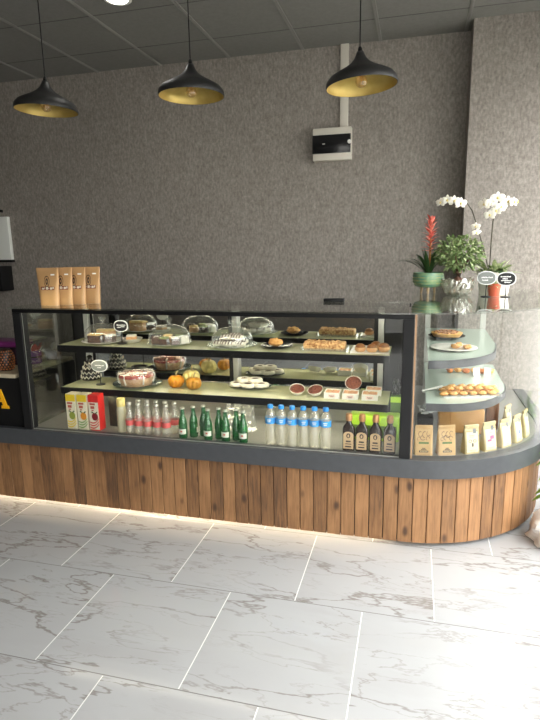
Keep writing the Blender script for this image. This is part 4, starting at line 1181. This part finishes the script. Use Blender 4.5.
for i in range(6):
    lump('glazed_pastry', (.245+.05*i, 3.70+(.02 if i % 2 else 0), ZC), .024, .03, .036, M['bread'] if i % 2 else mat('amber_glaze_%d' % i, srgb(176,96,48), .3, c2=srgb(206,130,70), scale=20), '%s glazed pastry from the left at the back of the lower pale shelf' % cols_[i], 'pastry', g, 12, i, .009)
for i, (x, y, rz) in enumerate(((.40, 3.62, .3), (.47, 3.64, -.25))):
    t = thing('white_tag', 'small folded white tag before the back pastries, ' + ('left' if i == 0 else 'right') + ' one', 'tag', (x, y, ZC), rz, 'folded white tags')
    k = MB()
    for s_ in (-1, 1):
        a = [k.bm.verts.new(p) for p in ((-.02, s_*.016, 0), (.02, s_*.016, 0), (.02, s_*.0005, .055), (-.02, s_*.0005, .055))]
        b = [k.bm.verts.new(p) for p in ((-.02, s_*.0145, 0), (.02, s_*.0145, 0), (.02, 0, .052), (-.02, 0, .052))]
        k.bm.faces.new(a); k.bm.faces.new(b[::-1])
        for q in range(4): k.bm.faces.new((a[q], b[q], b[(q+1)%4], a[(q+1)%4]))
    k.build('folded_card', M['white'], t, smooth=False)

# ------------------------------------------------------------------ plants on the round glass top
ZP = ZT+.0005
M['leafd'] = mat('deep_leaf', srgb(44,70,36), .35, c2=srgb(62,92,46), scale=18)
M['leafm'] = mat('mid_leaf', srgb(100,126,72), .4, c2=srgb(134,152,100), scale=22)
M['leafv'] = mat('variegated_leaf', srgb(104,128,74), .4, c2=srgb(176,182,140), scale=60)
M['petal'] = mat('white_petal', srgb(244,240,230), .45, sss=.15, c2=srgb(236,230,216), scale=20)
M['stem'] = mat('dark_stem', srgb(62,58,40), .5)
M['soil'] = mat('soil', srgb(52,40,30), .9, c2=srgb(74,58,44), scale=50, bump=.6)
t = thing('bromeliad', 'red flowered bromeliad in a teal glazed bowl on wooden feet', 'plant', (.085, 3.80, ZP))
pot = MB().lathe([(.0,.046),(.055,.046),(.085,.055),(.100,.085),(.101,.115),(.096,.142),(.092,.143),(.090,.136),(.094,.11),(.085,.075),(.0,.062)], 40, close=False).build('bowl', mat('teal_glaze', srgb(96,146,126), .25, c2=srgb(140,164,116), scale=14, stretch=(1,1,3)), t, ang=60)
mb = MB()
for q in range(3):
    prev = None
    for i in range(49):
        a = 2*PI*i/48
        z = .072+.02*q
        rr = (.0955, .1012, .1016)[q]
        p = [mb.bm.verts.new((rr*math.cos(a), rr*math.sin(a), z-.003)), mb.bm.verts.new((rr*math.cos(a), rr*math.sin(a), z+.003))]
        if prev: mb.bm.faces.new((prev[0], p[0], p[1], prev[1]))
        prev = p
mb.build('glaze_band', mat('ochre_glaze', srgb(166,160,96), .35, c2=srgb(108,146,112), scale=50), pot)
MB().lathe([(.0,.118),(.0935,.118),(.0,.126)], 28, close=False).build('soil', M['soil'], pot)
for a in (.5, 2.6, 4.7):
    MB().tube([(.05*math.cos(a), .05*math.sin(a), .0015), (.045*math.cos(a), .045*math.sin(a), .0465)], [.007,.010], 10).build('foot', mat('pale_wood_%d' % int(a*10), srgb(176,150,116), .5), pot)
mb = MB()
for a, ln, el, wd_, dr in ((PI,.36,1.0,.036,1.5),(PI+.15,.28,1.15,.034,1.6),(PI-.3,.24,1.2,.032,1.4),(.2,.2,1.2,.03,1.0),(-.8,.2,1.25,.03,.9),(1.4,.22,1.2,.03,1.0),(2.2,.22,1.2,.03,1.2),(-1.9,.2,1.3,.028,.7),(4.0,.22,1.25,.03,1.1),(.9,.19,1.35,.028,.5),(5.4,.18,1.35,.028,.5),(3.5,.19,1.4,.026,.4)):
    mb.leaf((.012*math.cos(a), .012*math.sin(a), .12), (math.cos(a)*math.cos(el), math.sin(a)*math.cos(el), math.sin(el)), ln, wd_, dr, 8, 0, .35)
mb.leaf((-.08,-.01,.13), (-.6,0,.75), .16, .006, 2.4, 8)
mb.build('leaves', M['leafd'], t)
MB().tube([(0,0,.125),(.004,0,.24),(.006,0,.36)], [.008,.008,.006], 8).build('flower_stalk', mat('amber_stalk', srgb(176,120,66), .5), t)
mb = MB()
for i in range(34):
    u = i/33; a = i*2.4; z = .27+.20*u
    el = .45+.75*u
    mb.leaf((.004+.006*math.cos(a), .006*math.sin(a), z), (math.cos(a)*math.cos(el), math.sin(a)*math.cos(el), math.sin(el)), .072-.014*u, .024, .55, 4, 0, .3)
mb.build('red_bracts', mat('coral_red_bract', srgb(212,92,84), .45, c2=srgb(232,144,122), scale=20), t)

t = thing('ficus_bonsai', 'bushy small leaved bonsai with a swollen trunk in a crinkled glass bowl', 'plant', (.268, 3.74, ZP))
mb = MB(); n = 36; rings = []
for j, (r, z) in enumerate(((.055,0),(.078,.012),(.095,.045),(.100,.075),(.098,.10),(.090,.10),(.088,.07),(.08,.02),(.0,.012))):
    ring = []
    if r == 0: ring = [mb.bm.verts.new((0,0,z))]
    else:
        for i in range(n):
            k = 1+(.07 if i % 3 == 0 else (-.05 if i % 3 == 1 else 0))*(1 if z > .005 else 0)*(1 if j % 2 else -1)
            ring.append(mb.bm.verts.new((r*k*math.cos(2*PI*i/n), r*k*math.sin(2*PI*i/n), z+(.012*R.uniform(-1,1) if 3 <= j <= 5 else 0))))
    rings.append(ring)
for a, b in zip(rings, rings[1:]):
    for i in range(n):
        if len(b) == 1: mb.bm.faces.new((a[i], a[(i+1)%n], b[0]))
        else: mb.bm.faces.new((a[i], a[(i+1)%n], b[(i+1)%n], b[i]))
mb.bm.faces.new(rings[0][::-1])
mb.build('glass_bowl', glass('crinkled_glass', (.86,.86,.80), body=(.55,.52,.44), bodyfac=.3, boost=.12), t, smooth=False)
mb = MB().tube([(0,0,.02),(.005,0,.06),(-.004,0,.10),(.0,0,.14),(.006,0,.20)], [.05,.046,.034,.022,.012], 12)
for a in (.3, 1.7, 3.0, 4.4): mb.tube([(0,0,.15),(.05*math.cos(a),.05*math.sin(a),.21),(.09*math.cos(a),.09*math.sin(a),.25)], [.011,.007,.003], 7)
mb.build('trunk', mat('reddish_bark', srgb(120,84,66), .7, c2=srgb(92,66,52), scale=30, bump=.4), t)
mb = MB(); mb2 = MB()
for i in range(820):
    while True:
        p = Vector((R.uniform(-1,1), R.uniform(-1,1), R.uniform(-1,1)))
        if .30 < p.length < 1: break
    q = Vector((p.x*.148, p.y*.135, .262+p.z*.108))
    d = Vector((p.x, p.y, p.z*.6+R.uniform(-.3,.5))) + Vector((R.uniform(-.5,.5), R.uniform(-.5,.5), R.uniform(-.4,.4)))
    (mb if i % 3 else mb2).leaf(q, d, R.uniform(.026,.042), R.uniform(.013,.02), R.uniform(.2,.9), 3, R.uniform(-.9,.9), .2)
mb.build('foliage', M['leafm'], t); mb2.build('pale_foliage', M['leafv'], t)

t = thing('orchid', 'white flowered orchid with two arching stems in a white pot', 'plant', (.497, 3.82, ZP))
pot = MB().lathe([(.0,0),(.082,0),(.088,.006),(.104,.140),(.106,.143),(.101,.143),(.098,.13),(.08,.02),(.0,.015)], 36, close=False).build('pot', mat('white_ceramic', srgb(234,230,220), .3), t, ang=60)
MB().lathe([(.0,.118),(.096,.122),(.0,.128)], 28, close=False).build('soil', M['soil'], pot)
mb = MB()
for i in range(60):
    a = R.uniform(0, 2*PI); el = R.uniform(.1,1.2); q = R.uniform(.01,.08)
    mb.leaf((q*math.cos(a), q*math.sin(a), .125+R.uniform(0,.03)), (math.cos(a)*math.cos(el), math.sin(a)*math.cos(el), math.sin(el)), R.uniform(.06,.115), R.uniform(.02,.038), R.uniform(.3,1.2), 5, R.uniform(-.4,.4), .25)
mb.build('leaves', M['leafv'], t)
mb = MB()
for a, ln, el, wd_, dr in ((PI,.12,.4,.04,1.9),(-2.5,.12,.5,.04,2.0),(-.4,.12,.6,.04,1.4),(1.2,.14,.6,.04,1.2),(-1.4,.1,.8,.04,1.2)):
    mb.leaf((.03*math.cos(a), .03*math.sin(a), .13), (math.cos(a)*math.cos(el), math.sin(a)*math.cos(el), math.sin(el)), ln, wd_, dr, 8, 0, .25)
mb.build('broad_leaves', M['leafd'], t)
sa = [(-.03,0,.13),(-.075,-.01,.28),(-.12,-.02,.42),(-.16,-.02,.53),(-.20,-.02,.585),(-.25,-.02,.605),(-.31,-.02,.605),(-.355,-.02,.595)]
sb = [(-.03,.01,.13),(-.032,.01,.3),(-.030,.0,.46),(-.022,-.01,.545),(.0,-.02,.585),(.04,-.02,.595),(.08,-.02,.585)]
MB().tube(sa, [.004]*4+[.003]*4, 7).build('flower_stem', M['stem'], t)
MB().tube(sb, [.004]*4+[.003]*3, 7).build('flower_stem', M['stem'], t)
def flower(c, yawf, s_=1.0, tilt=0):
    mb = MB()
    fwd = Vector((math.sin(yawf)*math.cos(tilt), -math.cos(yawf)*math.cos(tilt), math.sin(tilt)))
    rt = Vector((math.cos(yawf), math.sin(yawf), 0)); up = rt.cross(fwd) * -1
    for k, (a, ln, wd_) in enumerate(((PI/2,.036,.022),(PI/2+2.2,.036,.022),(PI/2-2.2,.036,.022),(.25,.04,.036),(PI-.25,.04,.036))):
        d = rt*math.cos(a)+up*math.sin(a)
        sd = fwd.cross(d)
        prev = None; n = 5
        for i in range(n+1):
            u = i/n
            w = .5*wd_*s_*math.sin(PI*min(1, .1+.86*u))**.6 if i < n else .002
            p = Vector(c)+d*(ln*s_*u)+fwd*(.004*s_*math.sin(PI*u)+(.002 if k > 2 else 0))
            cur = [mb.bm.verts.new(p-sd*w), mb.bm.verts.new(p+fwd*.003), mb.bm.verts.new(p+sd*w)]
            if prev:
                mb.bm.faces.new((prev[0], prev[1], cur[1], cur[0])); mb.bm.faces.new((prev[1], prev[2], cur[2], cur[1]))
            prev = cur
    o = mb.build('flower', M['petal'], t)
    k = MB().ball(Vector(c)+fwd*.008, .007*s_, 1, (1,1,1.2)); k.build('flower_lip', mat_lip, o)
mat_lip = bpy.data.materials.get('flower_lip') or mat('flower_lip', srgb(226,206,130), .5)
for c, yf, s_, tl in (((-.355,-.03,.585),-.5,.9,0),((-.315,-.035,.598),-.2,1,-.2),((-.275,-.035,.592),.1,1,-.1),((-.235,-.04,.575),.3,1.05,-.2),((-.135,-.035,.43),-.2,.8,-.2),((-.13,-.03,.395),.3,.8,-.6),
    ((-.09,-.03,.565),-.4,1.1,0),((-.055,-.035,.57),.2,1.1,-.1),((-.055,-.03,.50),-.2,1.0,-.3),((-.015,-.035,.60),.0,1.15,.1),((.005,-.04,.545),.3,1.1,-.3),((.045,-.035,.575),.2,1.05,0),((.078,-.035,.572),.6,.9,0),((-.02,-.04,.525),-.1,.95,-.4)):
    flower(c, yf, s_, tl)
MB().ball((.10,-.02,.575), .011, 2, (1,1,1.2)).build('bud', mat('green_bud', srgb(196,196,110), .5), t)

t = thing('terracotta_pot', 'small terracotta pot between the two oval signs before the white pot', 'pot', (.482, 3.672, ZP))
MB().lathe([(.0,0),(.032,0),(.038,.062),(.041,.063),(.041,.078),(.038,.078),(.036,.066),(.0,.06)], 28, close=False).build('pot_body', mat('terracotta', srgb(206,98,66), .6, c2=srgb(190,86,58), scale=14), t, ang=50)
mb = MB()
for i in range(26):
    a = R.uniform(0, 2*PI); el = R.uniform(.3,1.3)
    mb.leaf((.01*math.cos(a), .01*math.sin(a), .062), (math.cos(a)*math.cos(el), math.sin(a)*math.cos(el), math.sin(el)), R.uniform(.04,.06), R.uniform(.014,.022), R.uniform(.4,1.2), 4, 0, .2)
mb.build('leaves', M['leafv'], t)

# ------------------------------------------------------------------ things on the service counter
zs = .8345
t = thing('studded_jar', 'dark jar covered in orange brown studs at the left edge on the pale worktop', 'jar', (-2.452, 2.80, zs))
pr_ = [(.0,0),(.036,0),(.046,.03),(.048,.07),(.042,.11),(.030,.135),(.0,.138)]
MB().lathe(pr_, 28, close=False).build('jar_body', mat('umber', srgb(44,26,18), .4), t, ang=60)
mb = MB()
for j in range(8):
    z = .012+.0155*j
    r = [.0415,.0455,.0475,.0485,.048,.0455,.0415,.035][j]
    for i in range(15):
        a = 2*PI*(i+.5*(j % 2))/15
        mb.ball((r*math.cos(a), r*math.sin(a), z), .0055, 1, (1,1,1))
o = mb.build('studs', mat('orange_stud', srgb(170,96,44), .4), t)
t = thing('purple_box', 'dark box with a magenta purple lid behind the studded jar', 'box', (-2.62, 3.0, zs))
MB().box(-.14, .135, -.06, .10, 0, .115, bev=.004).build('box_body', mat('dark_plum', srgb(40,22,40), .4), t, ang=30)
MB().box(-.145, .14, -.065, .105, .1155, .152, bev=.010).build('lid', mat('magenta_lid', srgb(128,44,116), .35, c2=srgb(110,34,104), scale=6), t, ang=30)
tag(MB().lathe([(.0,0),(.018,0),(.019,.03),(.016,.034),(.0,.034)], 20, (0,0,0), close=False).build('small_tin', mat('grey_tin', srgb(110,112,116), .35, metal=.4)), 'small grey tin on the pale worktop beside the studded jar', 'tin').location = (-2.372, 2.83, zs)
t = thing('purple_tub', 'lilac purple tub with a dark band, holding red and white paper', 'tub', (-2.425, 3.03, zs))
MB().lathe([(.0,0),(.041,0),(.044,.004),(.046,.085),(.043,.086),(.040,.01),(.0,.008)], 28, close=False).build('tub_body', mat('lilac', srgb(136,88,170), .4), t, ang=50)
lathe_arc(.0466, .040, .048).build('dark_band', M['ink'], t)
mb = MB()
for a, q in ((.4,.5),(2.4,.3),(4.0,.4)): mb.leaf((.02*math.cos(a), .02*math.sin(a), .05), (math.cos(a)*q, math.sin(a)*q, 1), .075, .03, .2, 4)
mb.build('white_paper', M['white'], t)
mb = MB()
for a, q in ((0,.5),(.9,.35),(-.7,.3)): mb.leaf((.015*math.cos(a), .015*math.sin(a), .06), (math.cos(a)*q, math.sin(a)*q, 1), .085, .045, .5, 4)
mb.build('red_paper', mat('red_paper', srgb(190,50,46), .5), t)
tag(MB().lathe([(.0,0),(.045,0),(.055,.06),(.052,.06),(.042,.006),(.0,.006)], 28, close=False).build('brown_bowl', mat('brown_bowl', srgb(92,48,32), .5)), 'brown bowl at the back of the worktop behind the lilac tub', 'bowl').location = (-2.38, 3.17, zs)

# ------------------------------------------------------------------ right of the counter
t = thing('potted_plant', 'leafy green potted plant standing on the floor right of the counter', 'plant', (.945, 3.125, 0))
MB().lathe([(.0,0),(.09,0),(.10,.01),(.125,.22),(.128,.222),(.118,.222),(.095,.02),(.0,.015)], 32, close=False).build('pot', mat('tan_pot', srgb(206,190,160), .5), t, ang=50)
MB().lathe([(.0,.195),(.117,.2),(.0,.206)], 24, close=False).build('soil', M['soil'], t)
mb = MB()
for i in range(90):
    a = R.uniform(0, 2*PI); el = R.uniform(.1,1.4); z = .2+R.uniform(0,.4)
    tow = math.cos(a-2.75)
    mb.leaf((.04*math.cos(a), .04*math.sin(a), z), (math.cos(a)*math.cos(el), math.sin(a)*math.cos(el), math.sin(el)), R.uniform(.15,.25) if tow < .3 else R.uniform(.11,.155), R.uniform(.06,.09), R.uniform(.6,1.5), 6, R.uniform(-.4,.4), .2)
for a, z in ((3.42,.25),(3.5,.34),(3.36,.41),(3.7,.30),(3.45,.49),(3.32,.20)): mb.leaf((-.03,-.01,z), (math.cos(a), math.sin(a), .35), .265, .085, .7, 7, .2, .2)
mb.tube([(0,0,.19),(.01,0,.35),(0,.01,.6)], [.012,.009,.005], 8)
mb.build('leaves', mat('bright_leaf', srgb(96,142,44), .35, c2=srgb(130,168,60), scale=12), t)
mb = MB()
n, m_ = 44, 20; rings = []
for j in range(m_+1):
    u = j/m_
    r = .13*(1-.06*u)*math.sqrt(max(0, 1-u**3.2))+.012
    ring = []
    for i in range(n):
        a = 2*PI*i/n
        k = 1+.09*math.sin(3*a+6*u)+.07*math.sin(7*a-9*u)+R.uniform(-.05,.05)
        ring.append(mb.bm.verts.new((r*k*math.cos(a)*.95, r*k*math.sin(a)*1.1, u*.20*(1+.06*math.sin(2*a)) )))
    rings.append(ring)
for a, b in zip(rings, rings[1:]):
    for i in range(n): mb.bm.faces.new((a[i], a[(i+1)%n], b[(i+1)%n], b[i]))
mb.bm.faces.new(rings[0][::-1]); mb.bm.faces.new(rings[-1])
o = mb.build('carrier_bag', mat('white_carrier', srgb(236,232,226), .45), ang=25); o.location = (.762, 2.95, .001); o.scale = (.88, .88, .95)
tag(o, 'crumpled white plastic carrier bag on the floor beside the curved planks', 'bag')

for o_ in bpy.data.objects:
    if o_.name.startswith('syrup_bottle'): o_.scale = (1.09, 1.0, 1.04)
    if o_.name.startswith('water_bottle'): o_.scale = (1, 1, 1.05)
# ------------------------------------------------------------------ light
wd = bpy.data.worlds.new('daylight'); sc.world = wd; wd.use_nodes = True
nt = wd.node_tree; nt.nodes.clear()
out = nt.nodes.new('ShaderNodeOutputWorld'); bg = nt.nodes.new('ShaderNodeBackground')
bg.inputs[0].default_value = (1, .985, .96, 1); bg.inputs[1].default_value = 9.0
tcw = nt.nodes.new('ShaderNodeTexCoord'); spx = nt.nodes.new('ShaderNodeSeparateXYZ'); rmp = nt.nodes.new('ShaderNodeValToRGB')
L(nt, tcw.outputs['Generated'], spx.inputs[0]); mrw = nt.nodes.new('ShaderNodeMapRange'); mrw.inputs['From Min'].default_value = -.3; mrw.inputs['From Max'].default_value = .9
L(nt, spx.outputs['Z'], mrw.inputs[0]); L(nt, mrw.outputs[0], rmp.inputs[0])
ew = rmp.color_ramp.elements
ew[0].position = .2; ew[0].color = (.25,.24,.22,1); ew[1].position = .7; ew[1].color = (.9,.89,.875,1)
ewm = ew.new(.36); ewm.color = (.42,.41,.39,1)
L(nt, rmp.outputs[0], bg.inputs[0])
L(nt, bg.outputs[0], out.inputs[0])
def portal(loc, rot, sx, sy):
    l = bpy.data.lights.new('window_portal', 'AREA'); l.shape = 'RECTANGLE'; l.size = sx; l.size_y = sy
    l.cycles.is_portal = True
    o = bpy.data.objects.new('window_portal', l); col.objects.link(o); o.location = loc; o.rotation_euler = rot
portal((XR-.02, 1.745, 1.48), (0, PI/2, 0), 2.7, 5.05)
portal((.42, YF+.02, 1.48), (PI/2, 0, 0), 1.8, 2.7)
vs = sc.view_settings
sc.display_settings.display_device = 'sRGB'
vs.view_transform = 'Standard'; vs.look = 'None'; vs.gamma = 1; vs.use_curve_mapping = False
vs.exposure = 1.08
sc.cycles.use_denoising = True
sc.cycles.max_bounces = 14; sc.cycles.transparent_max_bounces = 40; sc.cycles.glossy_bounces = 6; sc.cycles.diffuse_bounces = 4
sc.cycles.sample_clamp_indirect = 6
